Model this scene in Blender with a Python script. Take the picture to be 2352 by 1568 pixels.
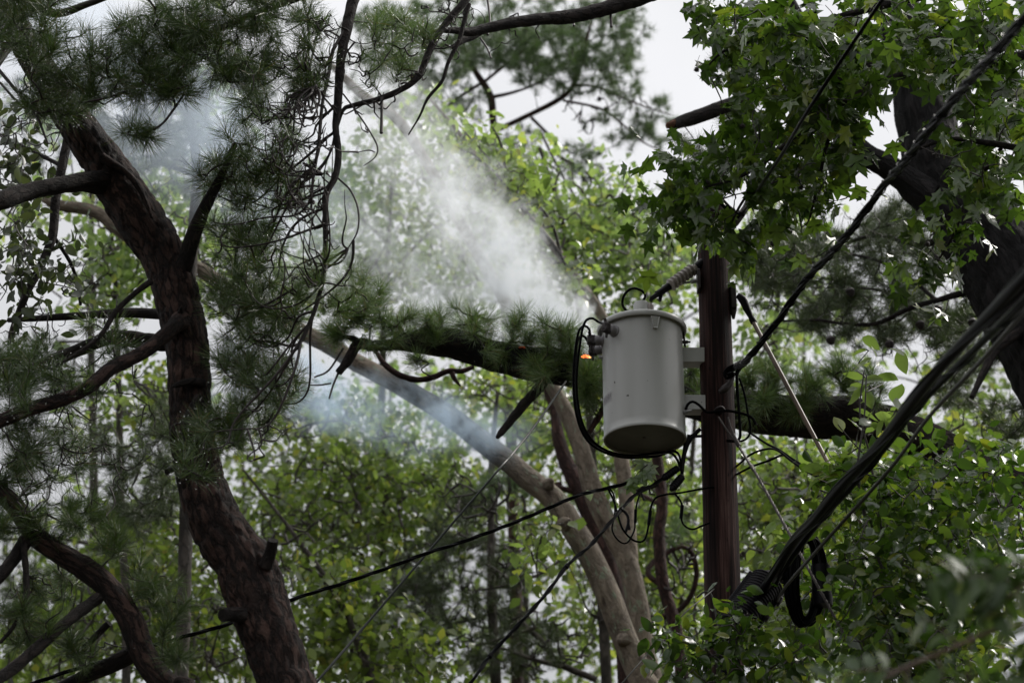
import bpy, math
import numpy as np
from mathutils import Vector

# ------------------------------------------------------------------ scene, camera, sky, sun
S = bpy.context.scene
for o in list(bpy.data.objects):
    bpy.data.objects.remove(o)
rng = np.random.default_rng(11)

PITCH = math.radians(25.0)
FPX = 4900.0                       # focal length in units of a 2352 px wide frame (75 mm on 36 mm)
CAM = np.array([0.0, 0.0, 1.6])
cd = bpy.data.cameras.new("camera")
cam = bpy.data.objects.new("camera", cd)
S.collection.objects.link(cam)
cam.location = CAM
cam.rotation_euler = (math.radians(90) + PITCH, 0, 0)
cd.lens = 75.0
cd.sensor_width = 36.0
cd.clip_end = 500.0
cd.dof.use_dof = True
cd.dof.focus_distance = 11.2
cd.dof.aperture_fstop = 2.6
S.camera = cam

SUN_EL, SUN_AZ = math.radians(48), math.radians(122)     # azimuth measured from -Y towards +X (behind the camera, to the right)
w = bpy.data.worlds.new("World")
S.world = w
w.use_nodes = True
nt = w.node_tree
nt.nodes.clear()
n_out = nt.nodes.new("ShaderNodeOutputWorld")
n_bg = nt.nodes.new("ShaderNodeBackground")
n_sky = nt.nodes.new("ShaderNodeTexSky")
n_sky.sky_type = 'NISHITA'
n_sky.sun_disc = False
n_sky.sun_elevation = SUN_EL
n_sky.sun_rotation = math.pi - SUN_AZ
n_sky.dust_density = 4.0
n_tc = nt.nodes.new("ShaderNodeTexCoord")
n_sep = nt.nodes.new("ShaderNodeSeparateXYZ")
n_mul = nt.nodes.new("ShaderNodeMath"); n_mul.operation = 'MULTIPLY_ADD'
n_mul.inputs[1].default_value = 9.0     # overcast sky: zenith about three times the horizon
n_mul.inputs[2].default_value = 2.0
n_max = nt.nodes.new("ShaderNodeMath"); n_max.operation = 'MAXIMUM'
n_max.inputs[1].default_value = 0.0
n_cl = nt.nodes.new("ShaderNodeTexNoise"); n_cl.inputs['Scale'].default_value = 5.0; n_cl.inputs['Detail'].default_value = 4.0
n_clm = nt.nodes.new("ShaderNodeMapRange"); n_clm.inputs[1].default_value = 0.3; n_clm.inputs[2].default_value = 0.7
n_clm.inputs[3].default_value = 0.88; n_clm.inputs[4].default_value = 1.08
n_m2 = nt.nodes.new("ShaderNodeMath"); n_m2.operation = 'MULTIPLY'
n_vm = nt.nodes.new("ShaderNodeVectorMath"); n_vm.operation = 'SCALE'
n_vm.inputs[0].default_value = (0.985, 0.985, 1.0)
n_mix = nt.nodes.new("ShaderNodeMix"); n_mix.data_type = 'RGBA'
n_mix.inputs[0].default_value = 0.9
L = nt.links.new
L(n_tc.outputs['Generated'], n_sep.inputs[0])
L(n_sep.outputs['Z'], n_max.inputs[0])
L(n_max.outputs[0], n_mul.inputs[0])
L(n_tc.outputs['Generated'], n_cl.inputs['Vector'])
L(n_cl.outputs[0], n_clm.inputs[0])
L(n_mul.outputs[0], n_m2.inputs[0]); L(n_clm.outputs[0], n_m2.inputs[1])
L(n_m2.outputs[0], n_vm.inputs['Scale'])
L(n_sky.outputs[0], n_mix.inputs[6]); L(n_vm.outputs[0], n_mix.inputs[7])
L(n_mix.outputs[2], n_bg.inputs[0])
n_bg.inputs[1].default_value = 0.1
L(n_bg.outputs[0], n_out.inputs[0])

ld = bpy.data.lights.new("sun", 'SUN')
ld.energy = 2.2
ld.angle = math.radians(20)
ld.color = (1.0, 0.96, 0.9)
sun = bpy.data.objects.new("sun", ld)
S.collection.objects.link(sun)
sun.location = (0, 0, 30)
sd = Vector((math.sin(SUN_AZ) * math.cos(SUN_EL), -math.cos(SUN_AZ) * math.cos(SUN_EL), math.sin(SUN_EL)))
sun.rotation_euler = sd.to_track_quat('Z', 'Y').to_euler()

vs = S.view_settings
S.display_settings.display_device = 'sRGB'
vs.view_transform = 'Standard'
vs.look = 'None'
vs.exposure = 0.45
vs.gamma = 1.0
cy = S.cycles
cy.max_bounces = 10
cy.diffuse_bounces = 3
cy.glossy_bounces = 2
cy.transmission_bounces = 4
cy.transparent_max_bounces = 8
cy.volume_bounces = 9
cy.caustics_reflective = False
cy.caustics_refractive = False
cy.use_denoising = True
cy.denoising_input_passes = 'RGB_ALBEDO_NORMAL'
cy.use_adaptive_sampling = False
cy.sample_clamp_indirect = 6.0

# ------------------------------------------------------------------ helpers
CP, SP = math.cos(PITCH), math.sin(PITCH)

def ray(px, py):
    a = (px - 1176.0) / FPX
    b = (784.0 - py) / FPX
    return np.array([a, CP - b * SP, SP + b * CP])

def P(px, py, Y):
    """the point of the vertical plane y = Y seen at a place of the photograph"""
    d = ray(px, py)
    return CAM + d * (Y / d[1])

def PM(px, py, Y):
    """metres per photo pixel there"""
    return (Y / ray(px, py)[1]) / FPX

def proj(p):
    v = np.asarray(p) - CAM
    z = v[..., 1] * CP + v[..., 2] * SP
    return 1176 + FPX * v[..., 0] / z, 784 - FPX * (-v[..., 1] * SP + v[..., 2] * CP) / z

def unit(v):
    v = np.asarray(v, float)
    return v / (np.linalg.norm(v, axis=-1, keepdims=True) + 1e-12)

def lattice(ix, iy, iz, seed):
    h = (ix * 374761393 + iy * 668265263 + iz * 2147483647 + seed * 974634777) & 0xFFFFFFFF
    h = ((h ^ (h >> 13)) * 1274126177) & 0xFFFFFFFF
    return ((h ^ (h >> 16)) & 0xFFFF) / 65535.0

def vnoise(p, seed=0):
    p = np.asarray(p, float)
    i = np.floor(p).astype(np.int64)
    f = p - i
    f = f * f * (3 - 2 * f)
    r = 0
    for dx in (0, 1):
        for dy in (0, 1):
            for dz in (0, 1):
                wgt = (f[..., 0] if dx else 1 - f[..., 0]) * (f[..., 1] if dy else 1 - f[..., 1]) * (f[..., 2] if dz else 1 - f[..., 2])
                r = r + wgt * lattice(i[..., 0] + dx, i[..., 1] + dy, i[..., 2] + dz, seed)
    return r * 2 - 1

def smooth_path(pts, rad, step):
    pts = np.asarray(pts, float); rad = np.asarray(rad, float)
    n = len(pts)
    if n < 2:
        return pts, rad
    ext = np.vstack([2 * pts[0] - pts[1], pts, 2 * pts[-1] - pts[-2]])
    out, ro = [], []
    for i in range(n - 1):
        p0, p1, p2, p3 = ext[i:i + 4]
        k = max(2, int(np.linalg.norm(p2 - p1) / step))
        t = np.linspace(0, 1, k, endpoint=False)[:, None]
        out.append(0.5 * ((2 * p1) + (-p0 + p2) * t + (2 * p0 - 5 * p1 + 4 * p2 - p3) * t ** 2 + (-p0 + 3 * p1 - 3 * p2 + p3) * t ** 3))
        ro.append(rad[i] + (rad[i + 1] - rad[i]) * t[:, 0])
    out.append(pts[-1:]); ro.append(rad[-1:])
    return np.vstack(out), np.concatenate(ro)

def frames(p):
    t = unit(np.gradient(p, axis=0))
    ref = np.array([0.0, 1.0, 0.0]) if abs(t[0][1]) < 0.9 else np.array([0.0, 0.0, 1.0])
    n = ref - t * (t @ ref)[:, None]
    # parallel transport
    ns = np.zeros_like(p)
    v = n[0] / (np.linalg.norm(n[0]) + 1e-9)
    for i in range(len(p)):
        v = v - t[i] * (v @ t[i])
        v = v / (np.linalg.norm(v) + 1e-9)
        ns[i] = v
    return t, ns, np.cross(t, ns)

def tube(pts, rad, seg=8, step=None, rough=0.0, freq=8.0, seed=0, cap=True, plates=0.0):
    """a round tube along a polyline; its UVs are metres round and along"""
    pts = np.asarray(pts, float)
    rad = np.broadcast_to(np.asarray(rad, float), (len(pts),)).copy()
    if step:
        pts, rad = smooth_path(pts, rad, step)
    t, n, b = frames(pts)
    s = np.concatenate([[0], np.cumsum(np.linalg.norm(np.diff(pts, axis=0), axis=1))])
    a = np.linspace(0, 2 * math.pi, seg + 1)          # seam on the far side (+Y)
    ring = np.cos(a)[None, :, None] * n[:, None, :] + np.sin(a)[None, :, None] * b[:, None, :]
    r = np.repeat(rad[:, None], seg + 1, 1)
    if rough:
        c = pts[:, None, :] + ring * rad[:, None, None]
        d = vnoise(c * freq, seed) + 0.5 * vnoise(c * freq * 2.3, seed + 1)
        if plates:
            q = np.stack([c[..., 0], c[..., 1], c[..., 2] * 0.45], -1) * freq * 4
            e = np.abs(vnoise(q, seed + 5)) 
            d = d + plates * (np.minimum(e * 3, 1) - 0.6)
        r = r * (1 + rough * d)
        r[:, -1] = r[:, 0]
    V = pts[:, None, :] + ring * r[..., None]
    m = len(pts)
    UV = np.stack([np.broadcast_to(a[None, :] * max(rad.mean(), 1e-4), (m, seg + 1)), np.broadcast_to(s[:, None], (m, seg + 1))], -1)
    idx = np.arange(m * (seg + 1)).reshape(m, seg + 1)
    F = np.stack([idx[:-1, :-1], idx[:-1, 1:], idx[1:, 1:], idx[1:, :-1]], -1).reshape(-1, 4)
    V = V.reshape(-1, 3); UV = UV.reshape(-1, 2)
    T = np.zeros((0, 3), int)
    if cap:
        k = len(V)
        V = np.vstack([V, pts[:1], pts[-1:]])
        UV = np.vstack([UV, [[0, 0]], [[0, s[-1]]]])
        c0 = np.stack([np.full(seg, k), idx[0, 1:], idx[0, :-1]], -1)
        c1 = np.stack([np.full(seg, k + 1), idx[-1, :-1], idx[-1, 1:]], -1)
        T = np.vstack([c0, c1])
    return V, F, T, UV

def merge(geos):
    V, Q, T, U = [], [], [], []
    k = 0
    for g in geos:
        v, q, t, u = g
        V.append(v); U.append(u if u is not None else np.zeros((len(v), 2)))
        if len(q): Q.append(q + k)
        if len(t): T.append(t + k)
        k += len(v)
    return (np.vstack(V), np.vstack(Q) if Q else np.zeros((0, 4), int), np.vstack(T) if T else np.zeros((0, 3), int), np.vstack(U))

def build(name, geos, mat, parent=None, smooth=True, uv=True, **props):
    V, Q, T, U = merge(geos)
    me = bpy.data.meshes.new(name)
    loops = np.concatenate([Q.ravel(), T.ravel()]).astype(np.int32)
    starts = np.concatenate([np.arange(len(Q)) * 4, len(Q) * 4 + np.arange(len(T)) * 3]).astype(np.int32)
    me.vertices.add(len(V)); me.vertices.foreach_set("co", V.astype(np.float32).ravel())
    me.loops.add(len(loops)); me.loops.foreach_set("vertex_index", loops)
    me.polygons.add(len(starts)); me.polygons.foreach_set("loop_start", starts)
    me.update(calc_edges=True)
    if uv:
        l = me.uv_layers.new(name="uv")
        l.data.foreach_set("uv", U[loops].astype(np.float32).ravel())
    me.polygons.foreach_set("use_smooth", np.full(len(starts), smooth))
    me.materials.append(mat)
    me.validate()
    if smooth and len(Q) and len(V) < 9000: me.set_sharp_from_angle(angle=math.radians(38))
    o = bpy.data.objects.new(name, me)
    S.collection.objects.link(o)
    if parent is not None:
        o.parent = parent
        o.matrix_parent_inverse = parent.matrix_basis.inverted()
    for k, v in props.items():
        o[k] = v
    return o

def thing(name, loc, label, category, group=None):
    o = bpy.data.objects.new(name, None)
    o.empty_display_size = 0.2
    S.collection.objects.link(o)
    o.location = [float(x) for x in loc]
    o['label'] = label; o['category'] = category
    if group: o['group'] = group
    return o

def tag(o, label, category, group=None):
    o['label'] = label; o['category'] = category
    if group: o['group'] = group
    return o

def lathe(prof, seg=48, axis=None, origin=(0, 0, 0)):
    """revolve (r, h) pairs about an axis through origin"""
    prof = np.asarray(prof, float)
    ax = unit(np.array(axis if axis is not None else (0, 0, 1.0)))
    ref = np.array([1.0, 0, 0]) if abs(ax[0]) < 0.9 else np.array([0, 1.0, 0])
    u = unit(ref - ax * (ax @ ref)); v = np.cross(ax, u)
    a = np.linspace(0, 2 * math.pi, seg + 1)
    ring = np.cos(a)[:, None] * u + np.sin(a)[:, None] * v
    V = np.asarray(origin)[None, None, :] + prof[:, None, 0:1] * ring[None] + prof[:, None, 1:2] * ax[None, None]
    m = len(prof)
    idx = np.arange(m * (seg + 1)).reshape(m, seg + 1)
    F = np.stack([idx[:-1, :-1], idx[:-1, 1:], idx[1:, 1:], idx[1:, :-1]], -1).reshape(-1, 4)
    U = np.stack([np.broadcast_to(a * prof[:, :1].max(), (m, seg + 1)), np.broadcast_to(prof[:, 1:2], (m, seg + 1))], -1)
    return V.reshape(-1, 3), F, np.zeros((0, 3), int), U.reshape(-1, 2)

def box(c, ax, half, bev=0.0):
    """a box with bevelled edges; ax = three unit axes"""
    c = np.asarray(c, float); ax = np.asarray(ax, float); h = np.asarray(half, float)
    b = min(bev, h.min() * 0.9)
    V, Q, T, ids = [], [], [], {}
    for sx in (-1, 1):
        for sy in (-1, 1):
            for sz in (-1, 1):
                for k in range(3):
                    q = np.array([sx, sy, sz]) * (h - b)
                    q[k] = (sx, sy, sz)[k] * h[k]
                    ids[(sx, sy, sz, k)] = len(V)
                    V.append(c + q @ ax)
    for k in range(3):
        i, j = [x for x in range(3) if x != k]
        for s in (-1, 1):
            co = []
            for a_, b_ in ((-1, -1), (1, -1), (1, 1), (-1, 1)):
                t = [0, 0, 0]; t[k] = s; t[i] = a_; t[j] = b_
                co.append(ids[(*t, k)])
            flip = (s < 0) ^ (k == 1)
            Q.append(co[::-1] if flip else co)
    for k in range(3):
        i, j = [x for x in range(3) if x != k]
        for a_ in (-1, 1):
            for b_ in (-1, 1):
                t1 = [0, 0, 0]; t1[k] = -1; t1[i] = a_; t1[j] = b_
                t2 = list(t1); t2[k] = 1
                Q.append([ids[(*t1, i)], ids[(*t2, i)], ids[(*t2, j)], ids[(*t1, j)]])
    for sx in (-1, 1):
        for sy in (-1, 1):
            for sz in (-1, 1):
                T.append([ids[(sx, sy, sz, k)] for k in range(3)])
    return np.array(V), np.array(Q), np.array(T), np.zeros((len(V), 2))

def scatter(tmpl, pos, tip, nrm, scale):
    """copies of a leaf template (x side, y tip, z normal) as one array mesh"""
    V, Q, T = tmpl
    tip = unit(tip)
    x = unit(np.cross(tip, nrm)); z = np.cross(x, tip)
    sc = np.asarray(scale).reshape(-1, 1, 1)
    W = pos[:, None, :] + sc * (V[None, :, 0:1] * x[:, None, :] + V[None, :, 1:2] * tip[:, None, :] + V[None, :, 2:3] * z[:, None, :])
    k = len(V); off = (np.arange(len(pos)) * k)[:, None, None]
    Qo = (Q[None] + off).reshape(-1, 4) if len(Q) else np.zeros((0, 4), int)
    To = (T[None] + off).reshape(-1, 3) if len(T) else np.zeros((0, 3), int)
    return W.reshape(-1, 3), Qo, To, None

# ------------------------------------------------------------------ leaf and needle templates
def star_leaf(seed):
    r = np.random.default_rng(seed)
    lob = [(-112, .62), (-56, .88), (0, 1.0), (56, .88), (112, .62)]
    out = [(0.0, 0.0)]
    c = np.array([0, .36])
    for i, (a, l) in enumerate(lob):
        a = math.radians(a + r.uniform(-6, 6)); l *= r.uniform(.9, 1.08)
        d = np.array([math.sin(a), math.cos(a)]); n = np.array([d[1], -d[0]])
        for q, wd in ((.42, -.15), (1.0, 0), (.42, .15)):
            p = c + d * l * .66 * q + n * wd
            out.append(tuple(p))
        if i < 4:
            a2 = (lob[i][0] + lob[i + 1][0]) / 2
            a2 = math.radians(a2)
            out.append(tuple(c + np.array([math.sin(a2), math.cos(a2)]) * .235))
    out = np.array(out)
    V2 = np.vstack([c[None], out])
    rr = np.linalg.norm(V2 - c, axis=1)
    z = -r.uniform(.12, .5) * rr ** 2 + r.uniform(.15, .4) * np.abs(V2[:, 0]) * .5 + r.normal(0, .03, len(V2))
    z[0] = 0
    V = np.column_stack([V2, z])
    n = len(out)
    T = np.array([[0, 1 + i, 1 + (i + 1) % n] for i in range(n)])[:, ::-1]
    return V, np.zeros((0, 4), int), T

def oval_leaf(seed, wide=.27, tipy=1.0, n=5):
    r = np.random.default_rng(seed)
    t = np.linspace(0, 1, n + 2)
    wv = wide * np.sin(np.pi * t ** .8) ** .85
    wv[0] = .01; wv[-1] = 0.004
    bend = r.uniform(-.1, .35); fold = r.uniform(.1, .5)
    V = []
    for i in range(n + 2):
        zz = -bend * t[i] ** 2 + r.normal(0, .01)
        V += [(-wv[i], t[i] * tipy, zz + fold * wv[i]), (0, t[i] * tipy, zz), (wv[i], t[i] * tipy, zz + fold * wv[i])]
    V = np.array(V)
    Q = []
    for i in range(n + 1):
        a = i * 3
        Q += [[a, a + 1, a + 4, a + 3], [a + 1, a + 2, a + 5, a + 4]]
    return V, np.array(Q), np.zeros((0, 3), int)

def small_leaf(seed):
    r = np.random.default_rng(seed)
    wv = r.uniform(.3, .42); f = r.uniform(.05, .3); bd = r.uniform(0, .4)
    V = np.array([(0, 0, 0), (-wv, .38, f * wv), (0, .45, 0), (wv, .38, f * wv), (-wv * .6, .75, f * wv - bd * .2), (wv * .6, .75, f * wv - bd * .2), (0, 1, -bd * .4)])
    T = np.array([[0, 2, 1], [0, 3, 2], [2, 4, 1], [3, 5, 2], [2, 6, 4], [5, 6, 2]])
    return V, np.zeros((0, 4), int), T

def tuft(seed, n, ln=1.0, wd=.014, segs=2, spread=(14, 80), ax=.55):
    """a brush of needles about +Y"""
    r = np.random.default_rng(seed)
    V, Q, T = [], [], []
    for i in range(n):
        s = r.uniform(-ax, 0.05)
        th = math.radians(r.uniform(*spread) if s > -.15 else r.uniform(35, spread[1] + 10)); ph = r.uniform(0, 2 * math.pi)
        l = ln * r.uniform(.7, 1.1)
        d = np.array([math.sin(th) * math.cos(ph), math.cos(th), math.sin(th) * math.sin(ph)])
        o = np.array([0, s, 0.])
        sd_ = unit(np.cross(d, r.normal(size=3)))
        k = len(V)
        bend = r.normal(0, .022, 3) + np.array([0, 0, -.0])
        if segs == 2:
            mid = o + d * l * .55
            tp = o + d * l + bend
            V += [o - sd_ * wd, o + sd_ * wd, mid + sd_ * wd * .9, mid - sd_ * wd * .9, tp]
            Q.append([k, k + 1, k + 2, k + 3]); T.append([k + 3, k + 2, k + 4])
        else:
            V += [o - sd_ * wd, o + sd_ * wd, o + d * l + bend]
            T.append([k, k + 1, k + 2])
    return np.array(V), (np.array(Q) if Q else np.zeros((0, 4), int)), np.array(T)

STAR = [star_leaf(i) for i in range(8)]
OVAL = [oval_leaf(20 + i) for i in range(6)]
SLIM = [oval_leaf(40 + i, wide=.19) for i in range(4)]
SMALL = [small_leaf(60 + i) for i in range(6)]
TUFT = [tuft(80 + i, 84, wd=.0078, spread=(12, 68)) for i in range(6)]
TUFTFAR = [tuft(100 + i, 40, wd=.016, segs=1) for i in range(6)]

def spread_templates(tmpls, pos, tip, nrm, scale):
    out = []
    pick = rng.integers(0, len(tmpls), len(pos))
    for i, t in enumerate(tmpls):
        m = pick == i
        if m.any():
            out.append(scatter(t, pos[m], tip[m], nrm[m], scale[m]))
    return out

# ------------------------------------------------------------------ materials
def new_mat(name):
    m = bpy.data.materials.new(name)
    m.use_nodes = True
    t = m.node_tree
    t.nodes.clear()
    out = t.nodes.new("ShaderNodeOutputMaterial")
    return m, t, out

def N(t, kind, **kw):
    n = t.nodes.new(kind)
    for k, v in kw.items():
        if k.startswith('i_'):
            n.inputs[k[2:].replace('_', ' ')].default_value = v
        else:
            setattr(n, k, v)
    return n

def ramp(t, stops, interp='LINEAR'):
    n = t.nodes.new("ShaderNodeValToRGB")
    n.color_ramp.interpolation = interp
    e = n.color_ramp.elements
    while len(e) < len(stops): e.new(0.5)
    for x, (p, c) in zip(e, stops):
        x.position = p; x.color = (*c, 1)
    return n

def leaf_mat(name, stops, trans=.35, rough=.38, spec=.5, tcol=1.6):
    m, t, out = new_mat(name)
    g = N(t, "ShaderNodeNewGeometry")
    r = ramp(t, stops)
    t.links.new(g.outputs['Random Per Island'], r.inputs[0])
    b = N(t, "ShaderNodeBsdfPrincipled")
    b.inputs['Roughness'].default_value = rough
    b.inputs['Specular IOR Level'].default_value = spec
    t.links.new(r.outputs[0], b.inputs['Base Color'])
    tr = N(t, "ShaderNodeBsdfTranslucent")
    v = N(t, "ShaderNodeVectorMath", operation='MULTIPLY')
    v.inputs[1].default_value = (tcol * 1.04, tcol * 1.2, tcol * .48)
    t.links.new(r.outputs[0], v.inputs[0]); t.links.new(v.outputs[0], tr.inputs[0])
    mx = N(t, "ShaderNodeMixShader"); mx.inputs[0].default_value = trans
    t.links.new(b.outputs[0], mx.inputs[1]); t.links.new(tr.outputs[0], mx.inputs[2])
    t.links.new(mx.outputs[0], out.inputs[0])
    return m

def bark_mat(name, dark, mid, light, su=9.0, sv=4.0, bump=.9, rough=.8, lichen=None, char=None, spec=.3, plate=.72):
    """plated bark in metres of UV; char = (from, to) metres along the stem where fire has blackened it"""
    m, t, out = new_mat(name)
    K = t.links.new
    uv = N(t, "ShaderNodeUVMap", uv_map="uv")
    mp = N(t, "ShaderNodeMapping"); mp.inputs['Scale'].default_value = (su, sv, 1)
    K(uv.outputs[0], mp.inputs[0])
    nz = N(t, "ShaderNodeTexNoise", i_Scale=2.2, i_Detail=6.0, i_Roughness=.65)
    K(mp.outputs[0], nz.inputs['Vector'])
    wv = N(t, "ShaderNodeVectorMath", operation='MULTIPLY_ADD')
    wv.inputs[1].default_value = (1.1, 1.1, 0)
    K(nz.outputs['Color'], wv.inputs[0]); K(mp.outputs[0], wv.inputs[2])
    vo = N(t, "ShaderNodeTexVoronoi", feature='DISTANCE_TO_EDGE', i_Scale=1.6)
    K(wv.outputs[0], vo.inputs['Vector'])
    big = N(t, "ShaderNodeTexNoise", i_Scale=.55, i_Detail=4.0, i_Roughness=.6)
    K(mp.outputs[0], big.inputs['Vector'])
    wd_ = N(t, "ShaderNodeMapRange"); wd_.inputs[1].default_value = .3; wd_.inputs[2].default_value = .7; wd_.inputs[3].default_value = .03; wd_.inputs[4].default_value = .34
    K(nz.outputs[0], wd_.inputs[0])
    cr = N(t, "ShaderNodeMath", operation='DIVIDE', use_clamp=True)
    K(vo.outputs[0], cr.inputs[0]); K(wd_.outputs[0], cr.inputs[1])
    fine = N(t, "ShaderNodeTexNoise", i_Scale=7.0, i_Detail=6.0, i_Roughness=.75)
    K(mp.outputs[0], fine.inputs['Vector'])
    a1 = N(t, "ShaderNodeMath", operation='MULTIPLY_ADD'); a1.inputs[1].default_value = .7
    K(fine.outputs[0], a1.inputs[0])
    s2 = N(t, "ShaderNodeMath", operation='MULTIPLY_ADD'); s2.inputs[1].default_value = 1.25; s2.inputs[2].default_value = -.45
    K(big.outputs[0], s2.inputs[0]); K(s2.outputs[0], a1.inputs[2])
    rp = ramp(t, [(.34, mid), (.62, tuple((x + y) / 2 for x, y in zip(mid, light))), (.82, light)])
    K(a1.outputs[0], rp.inputs[0])
    cs = N(t, "ShaderNodeMapRange"); cs.inputs[3].default_value = 1 - plate; cs.inputs[4].default_value = 1
    K(cr.outputs[0], cs.inputs[0])
    mx = N(t, "ShaderNodeMix", data_type='RGBA')
    mx.inputs[6].default_value = (*dark, 1)
    K(cs.outputs[0], mx.inputs[0]); K(rp.outputs[0], mx.inputs[7])
    col = mx.outputs[2]
    if lichen:
        sn = N(t, "ShaderNodeTexNoise", i_Scale=1.3, i_Detail=6.0, i_Roughness=.7)
        K(mp.outputs[0], sn.inputs['Vector'])
        sr = N(t, "ShaderNodeMapRange"); sr.inputs[1].default_value = .54; sr.inputs[2].default_value = .64
        K(sn.outputs[0], sr.inputs[0])
        m4 = N(t, "ShaderNodeMix", data_type='RGBA'); m4.inputs[7].default_value = (.07, .05, .036, 1)
        K(sr.outputs[0], m4.inputs[0]); K(col, m4.inputs[6]); col = m4.outputs[2]
        ln = N(t, "ShaderNodeTexNoise", i_Scale=2.3, i_Detail=5.0, i_Roughness=.6)
        K(mp.outputs[0], ln.inputs['Vector'])
        lr = N(t, "ShaderNodeMapRange"); lr.inputs[1].default_value = .58; lr.inputs[2].default_value = .63
        K(ln.outputs[0], lr.inputs[0])
        m2 = N(t, "ShaderNodeMix", data_type='RGBA'); m2.inputs[7].default_value = (*lichen, 1)
        K(lr.outputs[0], m2.inputs[0]); K(col, m2.inputs[6]); col = m2.outputs[2]
    if char:
        sp = N(t, "ShaderNodeSeparateXYZ"); K(uv.outputs[0], sp.inputs[0])
        c1 = N(t, "ShaderNodeMapRange"); c1.inputs[1].default_value = char[0] - .15; c1.inputs[2].default_value = char[0] + .15
        c2 = N(t, "ShaderNodeMapRange"); c2.inputs[1].default_value = char[1] + .12; c2.inputs[2].default_value = char[1] - .12
        K(sp.outputs[1], c1.inputs[0]); K(sp.outputs[1], c2.inputs[0])
        pr = N(t, "ShaderNodeMath", operation='MULTIPLY'); K(c1.outputs[0], pr.inputs[0]); K(c2.outputs[0], pr.inputs[1])
        cn = N(t, "ShaderNodeTexNoise", i_Scale=.8, i_Detail=6.0, i_Roughness=.62); K(mp.outputs[0], cn.inputs['Vector'])
        cm = N(t, "ShaderNodeMapRange"); cm.inputs[1].default_value = .36; cm.inputs[2].default_value = .45
        K(cn.outputs[0], cm.inputs[0])
        p2 = N(t, "ShaderNodeMath", operation='MULTIPLY'); K(pr.outputs[0], p2.inputs[0]); K(cm.outputs[0], p2.inputs[1])
        m3 = N(t, "ShaderNodeMix", data_type='RGBA'); m3.inputs[7].default_value = (.012, .012, .013, 1)
        K(p2.outputs[0], m3.inputs[0]); K(col, m3.inputs[6]); col = m3.outputs[2]
    b = N(t, "ShaderNodeBsdfPrincipled"); b.inputs['Roughness'].default_value = rough
    b.inputs['Specular IOR Level'].default_value = spec
    K(col, b.inputs['Base Color'])
    h = N(t, "ShaderNodeMath", operation='MULTIPLY_ADD'); h.inputs[1].default_value = .55
    K(fine.outputs[0], h.inputs[0]); K(cr.outputs[0], h.inputs[2])
    bp = N(t, "ShaderNodeBump"); bp.inputs['Strength'].default_value = bump; bp.inputs['Distance'].default_value = .03
    K(h.outputs[0], bp.inputs['Height']); K(bp.outputs[0], b.inputs['Normal'])
    K(b.outputs[0], out.inputs[0])
    return m

def plain_mat(name, col, rough=.5, spec=.5, metal=0.0, vary=.15, scale=30.0, bump=0.0, coat=0.0, stretch=(1, 1, 1)):
    m, t, out = new_mat(name)
    K = t.links.new
    tc = N(t, "ShaderNodeTexCoord")
    mp = N(t, "ShaderNodeMapping"); mp.inputs['Scale'].default_value = stretch
    K(tc.outputs['Object'], mp.inputs[0])
    nz = N(t, "ShaderNodeTexNoise", i_Scale=scale, i_Detail=5.0, i_Roughness=.6)
    K(mp.outputs[0], nz.inputs['Vector'])
    lo = tuple(max(0, c * (1 - vary)) for c in col); hi = tuple(min(1, c * (1 + vary)) for c in col)
    r = ramp(t, [(.3, lo), (.7, hi)])
    K(nz.outputs[0], r.inputs[0])
    b = N(t, "ShaderNodeBsdfPrincipled")
    b.inputs['Roughness'].default_value = rough; b.inputs['Specular IOR Level'].default_value = spec
    b.inputs['Metallic'].default_value = metal; b.inputs['Coat Weight'].default_value = coat
    b.inputs['Coat Roughness'].default_value = .15
    K(r.outputs[0], b.inputs['Base Color'])
    if bump:
        bp = N(t, "ShaderNodeBump"); bp.inputs['Strength'].default_value = bump; bp.inputs['Distance'].default_value = .004
        K(nz.outputs[0], bp.inputs['Height']); K(bp.outputs[0], b.inputs['Normal'])
    K(b.outputs[0], out.inputs[0])
    return m

M = {}
M['pine_bark'] = bark_mat("pine_bark", (.002, .0015, .0015), (.020, .010, .008), (.15, .088, .07), su=14, sv=5.2, plate=.85, bump=1.0)
M['pine_bark_dark'] = bark_mat("pine_bark_dark", (.004, .003, .003), (.018, .013, .012), (.055, .040, .034), su=19, sv=8)
M['old_bark'] = bark_mat("old_bark", (.002, .002, .002), (.005, .0045, .0045), (.034, .028, .029), su=12, sv=2.6, bump=1.0)
M['charred_bark'] = bark_mat("charred_bark", (.004, .003, .003), (.022, .016, .014), (.07, .045, .036), su=16, sv=7, char=(.5, 2.4))
M['pale_bark'] = bark_mat("pale_bark", (.06, .048, .038), (.16, .13, .10), (.38, .31, .235), su=7, sv=3.2, bump=.6, lichen=(.24, .27, .19), char=None, plate=.3)
M['burnt_bark'] = bark_mat("burnt_bark", (.06, .048, .038), (.16, .13, .10), (.38, .31, .235), su=7, sv=3.2, bump=.6, lichen=(.24, .27, .19), char=(3.35, 4.35), plate=.3)
M['red_bark'] = bark_mat("red_bark", (.02, .009, .008), (.055, .026, .022), (.12, .06, .047), su=12, sv=5)
M['grey_bark'] = bark_mat("grey_bark", (.02, .018, .016), (.06, .052, .045), (.13, .11, .09), su=10, sv=5, bump=.5)
M['twig'] = plain_mat("twig", (.022, .015, .013), rough=.6, vary=.5, scale=14)
M['twig_grey'] = plain_mat("twig_grey", (.04, .032, .026), rough=.7, vary=.4, scale=10)
M['needle'] = leaf_mat("needle", [(0, (.028, .055, .015)), (.5, (.055, .092, .027)), (.93, (.10, .145, .048)), (1, (.16, .09, .035))], trans=.28, rough=.35, spec=.6, tcol=1.3)
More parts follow.
